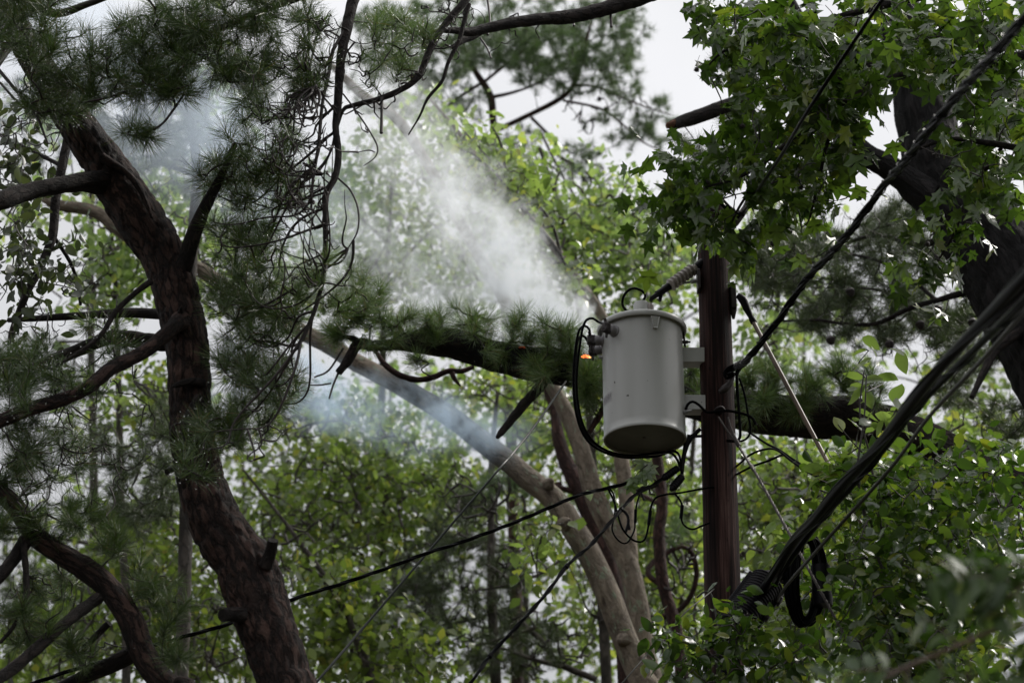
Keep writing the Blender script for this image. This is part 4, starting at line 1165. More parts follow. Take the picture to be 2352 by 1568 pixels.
# ------------------------------------------------------------------ the smouldering limb behind the transformer
YL = 12.4
def fallen_limb():
    g = Grower(YL)
    lb = g.limb([(842, 795, 24), (905, 791, 27), (940, 785, 50), (975, 782, 63), (1010, 784, 68), (1055, 792, 68), (1128, 815, 70), (1202, 832, 75), (1290, 845, 82), (1400, 862, 86), (1480, 878, 88), (1600, 915, 93), (1747, 948, 95), (1864, 957, 98), (1981, 965, 98), (2098, 1004, 95), (2215, 1062, 91), (2330, 1112, 91), (2480, 1170, 95)], YL, YL + .2, seg=40, rough=.07, step=.03, collect=False, plates=1.1, freq=9)
    t = thing("fallen_limb", P(1480, 878, YL), "charred pine limb lying across the lines behind the transformer, smoking", "fallen limb")
    build("log", [lb], M['charred_bark'], t)
    for q, y0, y1, mt in (([(850, 792, 24), (826, 788, 26), (814, 800, 26), (800, 826, 24), (778, 855, 16)], YL, YL - .05, 'pine_bark_dark'), ([(828, 790, 18), (812, 778, 16), (790, 772, 8)], YL, YL - .1, 'pine_bark_dark'),
                          ([(862, 805, 8), (885, 838, 13), (920, 862, 14), (960, 872, 14), (995, 866, 14), (1030, 852, 13), (1060, 852, 11), (1088, 842, 10)], YL + .3, YL + .35, 'red_bark'), ([(1038, 856, 12), (1045, 872, 9), (1058, 886, 4)], YL + .3, YL + .3, 'red_bark'),
                          ([(1258, 862, 26), (1230, 900, 25), (1202, 930, 22), (1170, 970, 19), (1150, 994, 15), (1142, 1004, 9)], YL, YL - .1, 'pine_bark_dark'), ([(1390, 930, 16), (1372, 962, 15), (1353, 992, 12)], YL, YL, 'red_bark')):
        part("broken_branch", [g.limb(q, y0, y1, seg=14, rough=.12, step=.02, collect=False, plates=.6, freq=20)], M[mt], t)
    for q in ([(788, 800, 5), (755, 850, 5), (722, 866, 4)], [(776, 858, 6), (765, 885, 5), (756, 915, 4)], [(760, 880, 4), (735, 884, 4), (712, 884, 3)], [(1075, 790, 6), (1078, 760, 4), (1085, 735, 3)], [(930, 770, 8), (916, 745, 6), (912, 725, 3)], [(1000, 870, 4), (968, 850, 3), (985, 835, 3)]):
        g.limb(q, YL - .02, YL - .1, seg=6, step=.02)
    spots = 3 * [(945, 765), (1000, 745), (960, 735), (1035, 720), (1075, 745), (1116, 772), (1100, 725), (1140, 790), (1180, 745), (1240, 738), (1275, 745), (1215, 770), (1244, 848), (1238, 850), (1250, 842), (1310, 815), (1330, 850), (1350, 875), (1340, 890), (1375, 880), (1365, 840), (1320, 790), (1290, 770), (1350, 905), (1385, 910), (1395, 860),
             (850, 690), (860, 680), (790, 725), (800, 710), (760, 750), (780, 760), (820, 730), (890, 745), (870, 760), (925, 800),
             (1590, 856), (1580, 880), (1755, 863), (1817, 868), (1770, 840), (1868, 872), (1934, 862), (1755, 910), (1725, 880), (1820, 936), (1840, 930), (1989, 862), (1915, 840), (1960, 880), (1780, 905), (1720, 915), (1700, 860), (2030, 900), (1880, 905)]
    tg = np.array([P(x + rng.normal(0, 18), y + rng.normal(3, 14), YL - rng.uniform(.0, .26)) for x, y in spots])
    e, d = g.grow(tg, r0=.006, r1=.004, sag=-.05, wob=.1, seg=5, pts=5)
    wood_parts(g, t); part("twigs", g.tw, M['twig'], t)
    part("needles", needles(TUFT, np.vstack([e, e - d * .03]), np.vstack([d, unit(d + rng.normal(size=d.shape) * .4)]), .14, up=.5), M['needle_light'], t)
    part("raindrops", drops(e, .12, 9), M['water'], t, kind="stuff")
    # glowing embers on the charred bark
    m, tt, out = new_mat("ember_glow")
    nz = N(tt, "ShaderNodeTexNoise", i_Scale=60.0, i_Detail=3.0)
    tc = N(tt, "ShaderNodeTexCoord"); tt.links.new(tc.outputs['Object'], nz.inputs['Vector'])
    r = ramp(tt, [(.46, (.01, .004, .003)), (.58, (.5, .10, .04)), (.72, (1, .4, .15))])
    tt.links.new(nz.outputs[0], r.inputs[0])
    em = N(tt, "ShaderNodeEmission"); em.inputs[1].default_value = .25
    tt.links.new(r.outputs[0], em.inputs[0]); tt.links.new(em.outputs[0], out.inputs[0])
    c = P(1198, 799, YL - .16); k = PM(1198, 799, YL)
    V, Qd, T, U = lathe([(0, -.5), (.35, -.4), (.5, 0), (.35, .4), (0, .5)], 10)
    V = V * np.array([16, 8, 5]) * k
    V = V * (1 + .3 * vnoise(V * 60, 9))[:, None] + c
    build("ember", [(V, Qd, T, None)], m, t)
    return t
fl = fallen_limb()

def flame():
    m, t, out = new_mat("flame_glow")
    tc = N(t, "ShaderNodeTexCoord")
    nz = N(t, "ShaderNodeTexNoise", i_Scale=55.0, i_Detail=3.0); t.links.new(tc.outputs['Object'], nz.inputs['Vector'])
    r = ramp(t, [(.40, (.12, .015, .006)), (.55, (1, .17, .04)), (.70, (1, .5, .2))]); t.links.new(nz.outputs[0], r.inputs[0])
    em = N(t, "ShaderNodeEmission"); em.inputs[1].default_value = 2.2
    t.links.new(r.outputs[0], em.inputs[0]); t.links.new(em.outputs[0], out.inputs[0])
    c = P(1346, 819, YL - .45); k = PM(1346, 819, YL - .45)
    g = []
    for dx, dy, rx, ry in ((0, 0, 8, 3), (6, 1, 5, 3), (-7, 0, 6, 2.4), (-2, -3, 6, 2)):
        V, Q, T, U = lathe([(0, -.5), (.4, -.35), (.5, -.05), (.3, .4), (0.03, .9)], 10)
        V = V * np.array([rx * 2, rx, ry * 1.6]) * k
        V = V * (1 + .35 * vnoise(V * 70 + dx, 3))[:, None] + c + np.array([dx, 0, -dy]) * k
        g.append((V, Q, T, None))
    tag(build("flame", g, m), "small orange flame glowing behind the transformer's black cables", "flame")
flame()

# ------------------------------------------------------------------ pale smooth barked tree with three stems
def pale_tree():
    g = Grower(15.5)
    k1 = g.limb([(100, 455, 20), (139, 472, 26), (220, 487, 30), (293, 542, 31), (380, 580, 32), (472, 627, 34), (560, 690, 36), (660, 745, 38), (762, 797, 40), (810, 828, 41), (894, 872, 43), (982, 923, 46), (1055, 971, 48), (1128, 1029, 50), (1176, 1066, 50), (1209, 1096, 52), (1275, 1150, 54), (1319, 1217, 56), (1359, 1283, 56), (1396, 1363, 58), (1423, 1436, 58), (1453, 1510, 59), (1477, 1568, 60), (1515, 1680, 64)], 15.2, 15.2, seg=32, rough=.035, step=.04, ground=True, collect=False, freq=6)
    base = k1[0][-3].copy(); base[2] = 0
    t = thing("smooth_barked_tree", base, "pale smooth barked tree whose leaning stem is scorched below the smoke", "tree")
    build("trunk", [k1], M['burnt_bark'], t)
    k2 = g.limb([(760, 150, 14), (795, 183, 18), (835, 220, 21), (901, 264, 23), (942, 311, 24), (975, 366, 24), (1011, 425, 25), (1042, 485, 27), (1090, 570, 28), (1160, 690, 29), (1215, 790, 30), (1264, 880, 32), (1292, 930, 36), (1322, 993, 40), (1345, 1066, 42), (1365, 1136, 46), (1403, 1217, 48), (1441, 1290, 48), (1463, 1381, 50), (1477, 1473, 50), (1490, 1546, 52), (1505, 1640, 54)], 15.8, 15.8, seg=28, rough=.04, step=.05, ground=True, collect=False, freq=6)
    build("trunk", [k2], M['pale_bark'], t)
    k3 = g.limb([(985, 225, 6), (1050, 300, 9), (1121, 395, 12), (1147, 439, 14), (1213, 497, 17), (1240, 530, 18), (1290, 590, 20), (1322, 640, 22), (1350, 675, 23), (1385, 731, 25), (1405, 800, 28), (1418, 900, 31), (1424, 1000, 34), (1428, 1060, 35), (1437, 1120, 35), (1441, 1190, 36), (1446, 1262, 38), (1452, 1310, 30)], 15.9, 15.8, seg=24, rough=.03, step=.05, collect=False, freq=6)
    build("limb", [k3], M['pale_bark'], t)
    for (x, y, dx, dy, w_) in ((1262, 1108, 8, -14, 16), (1300, 1200, 14, -8, 18), (1428, 1470, -12, 4, 18)):
        part("branch_stub", [g.limb([(x - dx * .3, y - dy * .3, w_ * 2.0), (x, y, w_ * 1.7), (x + dx * .35, y + dy * .35, w_ * 1.1), (x + dx * .5, y + dy * .5, w_ * .5)], 15.12, 15.06, seg=14, rough=.2, step=.01, collect=False, freq=20)], M['pale_bark'], t)
    for q in ([(1180, 470, 10), (1120, 420, 8), (1060, 380, 6), (1010, 330, 4)], [(1213, 494, 10), (1165, 400, 8), (1150, 330, 6), (1130, 290, 4)], [(1320, 650, 10), (1270, 560, 9), (1200, 480, 7), (1140, 400, 6), (1080, 350, 4)], [(1290, 590, 8), (1260, 500, 7), (1180, 420, 5), (1100, 340, 4), (1040, 270, 3)]):
        g.limb(q, 15.7, 15.2, seg=8, step=.05)
    A = g.targets([(1120, 420, 90, 60, 15, 16, 24), (1100, 330, 60, 40, 15, 16, 10), (1200, 430, 80, 50, 15, 16, 14), (1240, 1290, 30, 60, 14.7, 15.2, 7), (1330, 640, 30, 40, 15, 16, 6), (1160, 800, 60, 60, 15.5, 16.5, 5)])
    e, d = g.grow(A, r0=.006, r1=.003, sag=-.05, wob=.1, seg=4, pts=5)
    wood_parts(g, t); part("twigs", g.tw, M['twig_grey'], t)
    part("leaves", leaves(SMALL, e, d, 12, .11, .12, droop=.6), M['bg_leaf'], t)
pale_tree()

# ------------------------------------------------------------------ reddish pines behind
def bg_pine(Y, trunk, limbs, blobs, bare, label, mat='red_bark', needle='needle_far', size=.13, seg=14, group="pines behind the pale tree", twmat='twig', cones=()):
    g = Grower(Y)
    tk = g.limb(trunk, Y, Y, seg=20, rough=.06, step=.06, ground=True, collect=False, freq=8)
    base = tk[0][-3].copy(); base[2] = 0
    t = thing("pine_tree", base, label, "pine tree", group)
    build("trunk", [tk], M[mat], t)
    for q in limbs:
        dy = rng.uniform(-.6, .6)
        part("limb", [g.limb(q, Y, Y + dy, seg=9, rough=.08, step=.06, collect=False)], M[mat], t)
    if blobs:
        e, d = g.grow(g.targets(blobs), r0=.006, r1=.003, sag=-.02, wob=.1, seg=3, pts=5)
        part("needles", needles(TUFTFAR, np.vstack([e, e - d * .06]), np.vstack([d, d]), size, up=.3), M[needle], t)
    if bare:
        g.grow(g.targets(bare), r0=.012, r1=.005, sag=.22, wob=.2, seg=4, pts=9, curl=.5, direct=.3, rmax=.025)
    wood_parts(g, t); part("twigs", g.tw, M[twmat], t)
    for (cx, cy_, y) in cones:
        c = P(cx, cy_, y)
        build("cone", [lathe([(0, 0), (.02, .01), (.032, .03), (.028, .05), (.015, .07), (0, .075)], 10, axis=(.3, 0, -1), origin=c)], M['iron'], t)
    return t

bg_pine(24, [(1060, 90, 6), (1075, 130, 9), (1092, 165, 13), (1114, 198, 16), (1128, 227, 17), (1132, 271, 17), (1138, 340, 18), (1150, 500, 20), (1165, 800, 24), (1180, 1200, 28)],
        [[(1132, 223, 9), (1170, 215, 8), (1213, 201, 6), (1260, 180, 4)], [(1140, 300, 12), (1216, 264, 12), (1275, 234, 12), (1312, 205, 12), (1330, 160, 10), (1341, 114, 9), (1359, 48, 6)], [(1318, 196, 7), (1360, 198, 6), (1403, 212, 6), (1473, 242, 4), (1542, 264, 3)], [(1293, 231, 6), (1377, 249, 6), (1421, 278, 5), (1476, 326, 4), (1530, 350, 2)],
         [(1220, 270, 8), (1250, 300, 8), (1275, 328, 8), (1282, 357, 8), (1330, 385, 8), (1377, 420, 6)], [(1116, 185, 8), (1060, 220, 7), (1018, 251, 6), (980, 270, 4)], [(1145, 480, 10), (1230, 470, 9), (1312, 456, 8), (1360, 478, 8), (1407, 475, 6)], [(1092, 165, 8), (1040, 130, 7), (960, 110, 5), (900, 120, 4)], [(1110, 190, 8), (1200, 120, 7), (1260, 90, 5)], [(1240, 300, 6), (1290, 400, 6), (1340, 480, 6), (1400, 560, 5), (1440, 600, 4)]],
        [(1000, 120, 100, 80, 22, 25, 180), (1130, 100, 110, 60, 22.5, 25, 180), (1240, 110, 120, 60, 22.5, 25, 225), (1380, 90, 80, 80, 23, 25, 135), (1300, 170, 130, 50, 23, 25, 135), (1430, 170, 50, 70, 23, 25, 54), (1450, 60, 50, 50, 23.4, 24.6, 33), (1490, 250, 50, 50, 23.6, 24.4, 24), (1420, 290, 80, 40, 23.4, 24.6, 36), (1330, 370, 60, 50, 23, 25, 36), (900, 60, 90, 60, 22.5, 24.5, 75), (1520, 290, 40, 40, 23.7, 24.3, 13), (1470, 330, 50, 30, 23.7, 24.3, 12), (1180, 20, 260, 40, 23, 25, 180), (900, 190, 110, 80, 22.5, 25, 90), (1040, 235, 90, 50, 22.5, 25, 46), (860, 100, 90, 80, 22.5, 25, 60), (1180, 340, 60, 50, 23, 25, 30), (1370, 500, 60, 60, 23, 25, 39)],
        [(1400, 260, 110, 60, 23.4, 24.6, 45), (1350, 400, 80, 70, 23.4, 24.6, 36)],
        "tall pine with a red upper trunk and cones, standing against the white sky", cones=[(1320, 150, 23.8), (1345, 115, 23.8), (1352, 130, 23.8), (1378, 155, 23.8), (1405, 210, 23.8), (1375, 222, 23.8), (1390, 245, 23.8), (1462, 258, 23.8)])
bg_pine(22, [(205, 60, 8), (212, 300, 12), (208, 700, 16), (215, 1100, 20), (212, 1600, 26)],
        [[(210, 250, 9), (120, 220, 7), (40, 240, 4)], [(212, 330, 9), (330, 280, 7), (450, 250, 4)], [(209, 600, 9), (330, 540, 7), (480, 500, 5)], [(213, 1000, 9), (330, 960, 7), (420, 940, 4)], [(213, 1250, 9), (100, 1230, 7), (20, 1240, 4)]],
        [(60, 300, 120, 130, 21, 23, 90), (250, 230, 160, 110, 21, 23, 110), (460, 210, 130, 120, 21, 23, 80), (540, 470, 100, 130, 21, 23, 80), (330, 440, 110, 50, 21, 23, 36), (60, 1300, 100, 90, 21, 23, 60), (250, 1340, 140, 90, 21, 23, 80), (430, 960, 60, 70, 21, 23, 30), (60, 800, 90, 40, 21, 23, 20), (620, 930, 120, 70, 21, 23, 50)], [(200, 500, 200, 300, 21, 23, 40), (220, 960, 180, 160, 21, 23, 40)], "slim pine far behind the left edge trees, seen through their branches", mat='grey_bark', needle='needle_mid')
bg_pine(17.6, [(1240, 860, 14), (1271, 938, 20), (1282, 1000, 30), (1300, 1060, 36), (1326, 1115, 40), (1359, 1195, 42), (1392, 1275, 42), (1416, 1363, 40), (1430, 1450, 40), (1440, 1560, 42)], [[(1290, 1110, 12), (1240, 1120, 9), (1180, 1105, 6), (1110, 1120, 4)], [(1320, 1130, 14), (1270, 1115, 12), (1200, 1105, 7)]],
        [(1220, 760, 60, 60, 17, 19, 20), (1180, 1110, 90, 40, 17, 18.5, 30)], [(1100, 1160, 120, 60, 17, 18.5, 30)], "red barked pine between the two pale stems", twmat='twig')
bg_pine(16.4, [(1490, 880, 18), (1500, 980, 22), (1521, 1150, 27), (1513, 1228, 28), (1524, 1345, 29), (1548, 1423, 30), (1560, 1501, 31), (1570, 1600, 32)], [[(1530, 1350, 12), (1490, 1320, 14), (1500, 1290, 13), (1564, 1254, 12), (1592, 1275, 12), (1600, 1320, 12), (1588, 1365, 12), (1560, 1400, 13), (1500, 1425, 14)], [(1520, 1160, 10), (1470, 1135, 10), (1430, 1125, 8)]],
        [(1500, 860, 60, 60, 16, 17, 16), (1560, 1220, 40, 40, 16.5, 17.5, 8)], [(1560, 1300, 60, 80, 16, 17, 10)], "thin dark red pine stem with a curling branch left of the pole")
bg_pine(19, [(1143, 900, 8), (1130, 1050, 14), (1128, 1200, 16), (1130, 1400, 22), (1140, 1600, 26)],
        [[(1300, 1276, 8), (1238, 1318, 8), (1165, 1343, 7), (1084, 1357, 5)], [(1370, 1560, 16), (1282, 1521, 15), (1245, 1470, 13), (1209, 1440, 11), (1194, 1416, 9), (1165, 1397, 8), (1073, 1425, 7), (989, 1437, 5)], [(1230, 1440, 10), (1170, 1460, 9), (1100, 1480, 8), (1055, 1485, 6)], [(1290, 1530, 12), (1220, 1512, 10), (1160, 1490, 8), (1120, 1484, 5)], [(1125, 1268, 8), (1143, 1320, 7), (1128, 1390, 6)]],
        [(1060, 1330, 150, 110, 18, 21, 210), (900, 1420, 140, 110, 18, 21, 170), (1180, 1480, 130, 80, 18, 20, 110), (1060, 1180, 90, 60, 18, 20, 40)], [(1080, 1330, 170, 150, 18, 20, 90), (1250, 1480, 120, 80, 18, 20, 40)], "dark green pine with drooping bare twigs below the twisted service cable", mat='grey_bark', needle='needle_mid')
bg_pine(15, [(420, 60, 12), (419, 160, 18), (424, 234, 22), (441, 293, 23), (449, 352, 23), (452, 420, 24), (440, 600, 26), (430, 900, 28), (425, 1300, 32)], [[(445, 400, 14), (400, 385, 12), (340, 359, 9)], [(440, 330, 10), (520, 290, 8), (600, 260, 5)], [(420, 230, 10), (480, 160, 8), (560, 120, 5)], [(424, 240, 8), (340, 200, 8), (260, 120, 6)]],
        [(330, 1140, 80, 70, 14.5, 16, 50), (250, 1060, 60, 40, 14.5, 16, 20), (370, 1000, 60, 80, 14.5, 16, 44), (320, 320, 110, 70, 14, 16, 50), (480, 300, 90, 80, 14, 16, 50), (230, 330, 60, 60, 14, 16, 24), (400, 400, 70, 60, 14, 16, 20), (330, 120, 90, 60, 14, 16, 24), (540, 220, 90, 60, 14, 16, 24), (180, 1000, 80, 50, 14.5, 16, 20), (290, 1200, 60, 50, 15, 16, 30)], [(300, 240, 140, 80, 14, 16, 30), (500, 330, 90, 80, 14, 16, 20), (330, 1080, 80, 80, 14.5, 16, 24)], "smoke veiled pine behind the upper part of the large bent pine", mat='grey_bark', needle='needle_mid')

# ------------------------------------------------------------------ big dark pine on the right
def right_pine():
    g = Grower(13.0)
    tk = g.limb([(1930, -260, 70), (2030, -60, 90), (2085, 100, 115), (2118, 240, 128), (2150, 360, 145), (2215, 480, 175), (2300, 600, 205), (2385, 740, 225), (2470, 900, 240), (2560, 1100, 250)], seg=56, rough=.06, step=.04, ground=True, plates=1.3, freq=5, collect=False)
    base = tk[0][-3].copy(); base[2] = 0
    t = thing("pine_tree", base, "massive dark pine leaning across the upper right corner, its bark deeply ridged", "pine tree")
    build("trunk", [tk], M['old_bark'], t)
    for q, y0, y1 in (([(2130, 450, 90), (2078, 410, 62), (2030, 378, 56), (1981, 351, 54), (1930, 300, 50), (1884, 156, 46), (1845, 80, 44), (1805, 0, 42), (1770, -90, 40)], 12.9, 12.4), ([(2000, 150, 60), (1900, 175, 44), (1800, 200, 36), (1689, 236, 33), (1620, 262, 32), (1570, 278, 30), (1543, 288, 22)], 12.9, 12.5),
                      ([(2330, 660, 60), (2215, 673, 16), (2152, 690, 13), (2090, 708, 12), (2012, 743, 10), (1938, 743, 8), (1876, 735, 7), (1798, 737, 5)], 13.2, 14.0), ([(2152, 690, 10), (2090, 640, 9), (2020, 600, 8), (1960, 585, 6)], 13.5, 14.2), ([(2090, 706, 8), (2030, 670, 7), (1960, 660, 5), (1900, 660, 4)], 13.7, 14.5), ([(2370, 745, 26), (2290, 800, 22), (2262, 850, 18), (2232, 912, 12)], 12.8, 12.6), ([(2250, 520, 30), (2120, 560, 14), (2020, 540, 10), (1940, 560, 7), (1850, 600, 5)], 13.4, 15)):
        part("limb", [g.limb(q, y0, y1, seg=24 if q[1][2] > 30 else 12, rough=.08, step=.03, collect=False, plates=.7, freq=8)], M['old_bark' if q[1][2] > 60 else 'pine_bark_dark'], t)
    c = P(1541, 288, 12.5)
    build("broken_end", [tube([c + np.array([.03, 0, .012]), c + np.array([-.005, 0, 0]), c + np.array([-.03, 0, -.02])], [.034, .03, .012], seg=16, rough=.5, freq=45, step=.006)], plain_mat("splintered_wood", (.13, .06, .035), rough=.8, vary=.5, scale=30), t)
    A = g.targets([(1950, 610, 230, 90, 13.6, 16.5, 190), (2020, 740, 190, 60, 13.6, 16.5, 120), (2240, 790, 90, 90, 13.2, 15, 50), (2080, 520, 110, 60, 13.5, 16, 60), (1700, 130, 60, 50, 12.6, 13.5, 24), (1640, 390, 60, 50, 12.6, 14.5, 26), (1720, 260, 60, 40, 12.5, 13.5, 14), (2310, 250, 60, 90, 13.5, 15, 40), (1830, 420, 70, 60, 13, 15, 30), (1560, 330, 40, 30, 13, 14, 5), (1780, 560, 70, 60, 14, 16, 40), (1770, 660, 60, 50, 14, 16, 26), (2330, 960, 60, 60, 13, 14.5, 20), (2200, 900, 60, 50, 14, 16, 20), (2050, -330, 420, 230, 11, 15, 160), (2450, 100, 120, 300, 11, 15, 60)])  # last blobs: unseen crown out of frame, added for its shade
    e, d = g.grow(A, r0=.005, r1=.0025, sag=.05, wob=.12, seg=3, pts=6, curl=.3)
    g.grow(g.targets([(1980, 650, 240, 110, 13.6, 15.5, 130), (2000, 520, 120, 60, 13.6, 15.5, 40), (2100, 790, 120, 80, 13.6, 15, 30)]), r0=.005, r1=.002, sag=.2, wob=.2, seg=4, pts=10, curl=.9)
    wood_parts(g, t); part("twigs", g.tw, M['twig'], t)
    part("needles", needles(TUFTFAR, np.vstack([e, e - d * .05, e - d * .1]), np.vstack([d, d, d]), .13, up=.2), M['needle_mid'], t)
    for cx, cy_ in ((2150, 700), (2040, 780), (1905, 770), (2110, 735), (1950, 660), (2230, 730)):
        build("cone", [lathe([(0, 0), (.022, .01), (.035, .03), (.03, .05), (.016, .07), (0, .075)], 10, axis=(.2, 0, -1), origin=P(cx, cy_, 13.6))], M['iron'], t)
right_pine()

# ------------------------------------------------------------------ star leaved tree over the pole top
def star_tree():
    g = Grower(9.6)
    t = thing("star_leaved_tree", P(2500, 60, 9.6), "leafy branches of a star leaved tree hanging over the pole top", "tree")
    for q, y0, y1, nm in (([(2600, 40, 40), (2480, 100, 34), (2352, 130, 28), (2200, 150, 22), (2050, 180, 18), (1930, 240, 15), (1830, 310, 12), (1760, 370, 10), (1690, 410, 7), (1620, 430, 5)], 9.4, 9.9, 'limb'), ([(2480, -120, 30), (2200, -30, 22), (2000, 20, 17), (1850, 60, 13), (1740, 90, 9), (1660, 120, 6), (1610, 170, 4)], 9.6, 10.1, 'limb'),
                          ([(2600, 330, 28), (2420, 350, 20), (2280, 330, 15), (2180, 320, 10), (2090, 350, 6)], 8.9, 9.3, 'limb'), ([(1930, 240, 10), (1900, 330, 9), (1880, 420, 7), (1860, 500, 5)], 9.8, 9.9, 'limb'), ([(2300, 340, 10), (2230, 440, 8), (2190, 540, 6), (2140, 620, 4)], 9.1, 9.4, 'limb'), ([(1760, 370, 8), (1720, 440, 7), (1690, 490, 6), (1670, 540, 4)], 9.9, 10.2, 'limb')):
        part(nm, [g.limb(q, y0, y1, seg=12, rough=.07, step=.04, collect=False)], M['pine_bark_dark'], t)
    A = g.targets([(1740, 60, 110, 60, 9.6, 10.6, 24), (1645, 110, 45, 70, 9.8, 10.4, 11), (1630, 190, 25, 20, 10, 10.2, 2), (1770, 160, 80, 60, 9.6, 10.6, 12), (1860, 100, 110, 100, 9.3, 10.6, 33), (1730, 280, 60, 60, 9.7, 10.4, 14), (1810, 290, 100, 90, 9.4, 10.5, 24), (1900, 210, 90, 90, 9.2, 10.5, 38), (2070, 70, 150, 80, 9.0, 10.4, 46), (2220, 70, 130, 80, 8.8, 10.2, 36), (2270, 200, 90, 110, 8.7, 9.8, 24), (2210, 330, 110, 60, 8.8, 9.6, 24), (2290, 390, 70, 60, 8.7, 9.4, 12), (1690, 390, 60, 60, 9.8, 10.4, 12), (1770, 400, 70, 60, 9.6, 10.4, 12), (1610, 430, 80, 50, 9.9, 10.5, 15), (1540, 400, 30, 40, 10, 10.5, 5), (1530, 480, 40, 40, 10, 10.5, 6), (1620, 475, 85, 40, 9.9, 10.5, 18), (1668, 545, 24, 24, 10.0, 10.4, 7), (1720, 560, 40, 40, 9.9, 10.4, 4), (1850, 500, 40, 40, 9.8, 10.2, 2), (1900, 420, 70, 50, 9.6, 10.2, 10), (2135, 600, 40, 60, 9.2, 9.6, 10), (2200, 500, 40, 30, 9, 9.5, 5), (1890, 330, 60, 60, 9.4, 10.2, 10)])
    e, d = g.grow(A, r0=.004, r1=.0022, sag=-.04, wob=.1, seg=4, pts=5)
    wood_parts(g, t); part("twigs", g.tw, M['twig'], t)
    part("leaves", leaves(STAR, e, d, 5, .142, .12, droop=.85, jit=.75, gaps=((1565, 640, 75, 60), (1595, 268, 85, 50), (1690, 485, 50, 52), (1530, 200, 80, 150), (1640, 690, 60, 60), (2110, 400, 75, 75), (1970, 520, 60, 55), (2150, 270, 40, 50))), M['star_leaf'], t)
    fr = []
    r3 = np.random.default_rng(5)
    for (x, y) in ((1805, 470), (1840, 430), (1775, 560), (1625, 420), (1630, 320), (1600, 160), (2130, 560), (2150, 590), (1705, 290), (2115, 640)):
        c = P(x, y, 9.9)
        V, Q, T, U = lathe([(0, -.013), (.008, -.0105), (.0125, -.004), (.0125, .004), (.008, .0105), (0, .013)], 10)
        sp = unit(r3.normal(size=(60, 3)))
        pts = []; Ts = []
        for s in sp:
            a = unit(np.cross(s, r3.normal(size=3))); k = len(pts)
            pts += [s * .011 + a * .002, s * .011 - a * .002, s * .021]; Ts.append([k, k + 1, k + 2])
        fr.append((V + c, Q, T, None)); fr.append((np.array(pts) + c, np.zeros((0, 4), int), np.array(Ts), None))
        fr.append(tube([c + Z3 * .012, c + Z3 * .05 + X3 * .006, c + Z3 * .09 + X3 * .02], [.001, .001, .0012], seg=4))
    build("spiky_fruit", fr, M['twig'], t)
star_tree()

# ------------------------------------------------------------------ shrubs at the lower right
def shrub(name, label, Y, stems, blobs, per, size, spread, mat, tm=None, group=None, twmat='twig', cat="shrub", droop=.4, jit=.35, up=.8):
    g = Grower(Y)
    base = P(stems[0][0][0], stems[0][0][1], Y); base[2] = 0
    t = thing(name, base, label, cat, group)
    first = True
    for q in stems:
        dy = rng.uniform(-.3, .3)
        g.limb(q[::-1], Y + dy, Y, seg=8, rough=.06, step=.05, ground=first, collect=True); first = False
    e, d = g.grow(g.targets(blobs), r0=.004, r1=.002, sag=-.03, wob=.1, seg=4, pts=5)
    wood_parts(g, t, M[twmat], "stem"); part("twigs", g.tw, M[twmat], t)
    part("leaves", leaves(tm or OVAL, e, d, per, size, spread, droop=droop, jit=jit, up=up), M[mat], t)
    return t

shrub("leafy_shrub", "tall oval leaved shrub filling the space right of the cable coil", 9.6, [[(2080, 1640, 14), (2070, 1500, 12), (2040, 1350, 10), (1990, 1200, 8), (1970, 1080, 6), (1985, 960, 4), (1990, 860, 3)], [(2080, 1600, 10), (2150, 1400, 9), (2180, 1250, 7), (2200, 1120, 5)], [(2150, 1420, 8), (2260, 1330, 6), (2330, 1240, 4)]],
      [(1960, 1120, 100, 60, 9.2, 10.2, 40), (2080, 1180, 130, 90, 9.0, 10.4, 70), (2040, 1290, 120, 90, 9.0, 10.4, 70), (2010, 1450, 100, 80, 9.0, 10.2, 56), (1890, 1420, 80, 110, 10.5, 11.2, 30), (1850, 1300, 60, 90, 10.6, 11.4, 14), (2120, 1400, 150, 110, 8.8, 10.2, 90), (2250, 1180, 120, 100, 8.8, 10.2, 60), (2270, 1320, 100, 100, 8.6, 10, 55), (2130, 1530, 140, 60, 8.8, 10, 50), (2260, 1060, 100, 50, 9, 10.4, 28), (2130, 1080, 80, 40, 9, 10.4, 20)], 6, .085, .07, 'shrub_leaf', jit=.6)
shrub("leafy_shrub", "low oval leaved shrub growing up in front of the pole foot and splice case", 9.9, [[(1720, 1640, 8), (1700, 1540, 7), (1690, 1460, 5), (1685, 1390, 3)], [(1700, 1560, 6), (1630, 1500, 5), (1560, 1470, 4), (1500, 1440, 3)], [(1710, 1580, 6), (1790, 1520, 5), (1850, 1480, 3)]],
      [(1690, 1410, 50, 40, 9.8, 10.2, 8), (1660, 1480, 80, 50, 9.7, 10.2, 20), (1560, 1480, 60, 40, 9.8, 10.2, 12), (1620, 1540, 90, 40, 9.6, 10.2, 22), (1760, 1530, 90, 50, 9.5, 10.2, 26), (1840, 1500, 50, 40, 9.9, 10.4, 9), (1730, 1440, 40, 30, 9.7, 10.0, 4), (1500, 1440, 30, 20, 9.9, 10.2, 4)], 5, .09, .06, 'shrub_leaf', jit=.55)
shrub("young_sapling", "bright sapling with a few large yellow green leaves above the thick cables", 9.8, [[(2010, 1640, 7), (2030, 1300, 6), (2000, 1060, 5), (1975, 950, 4), (1985, 850, 3)], [(2000, 1060, 4), (1945, 1000, 3), (1925, 975, 2)], [(1990, 900, 3), (2030, 880, 2)]],
      [(1990, 860, 36, 24, 9.7, 9.9, 4), (1990, 800, 20, 14, 9.7, 9.9, 2), (2050, 940, 50, 30, 9.6, 9.9, 4), (1900, 1060, 30, 40, 9.7, 9.9, 4), (1960, 1000, 50, 30, 9.7, 9.9, 5)], 3, .13, .05, 'bg_leaf', cat="sapling")
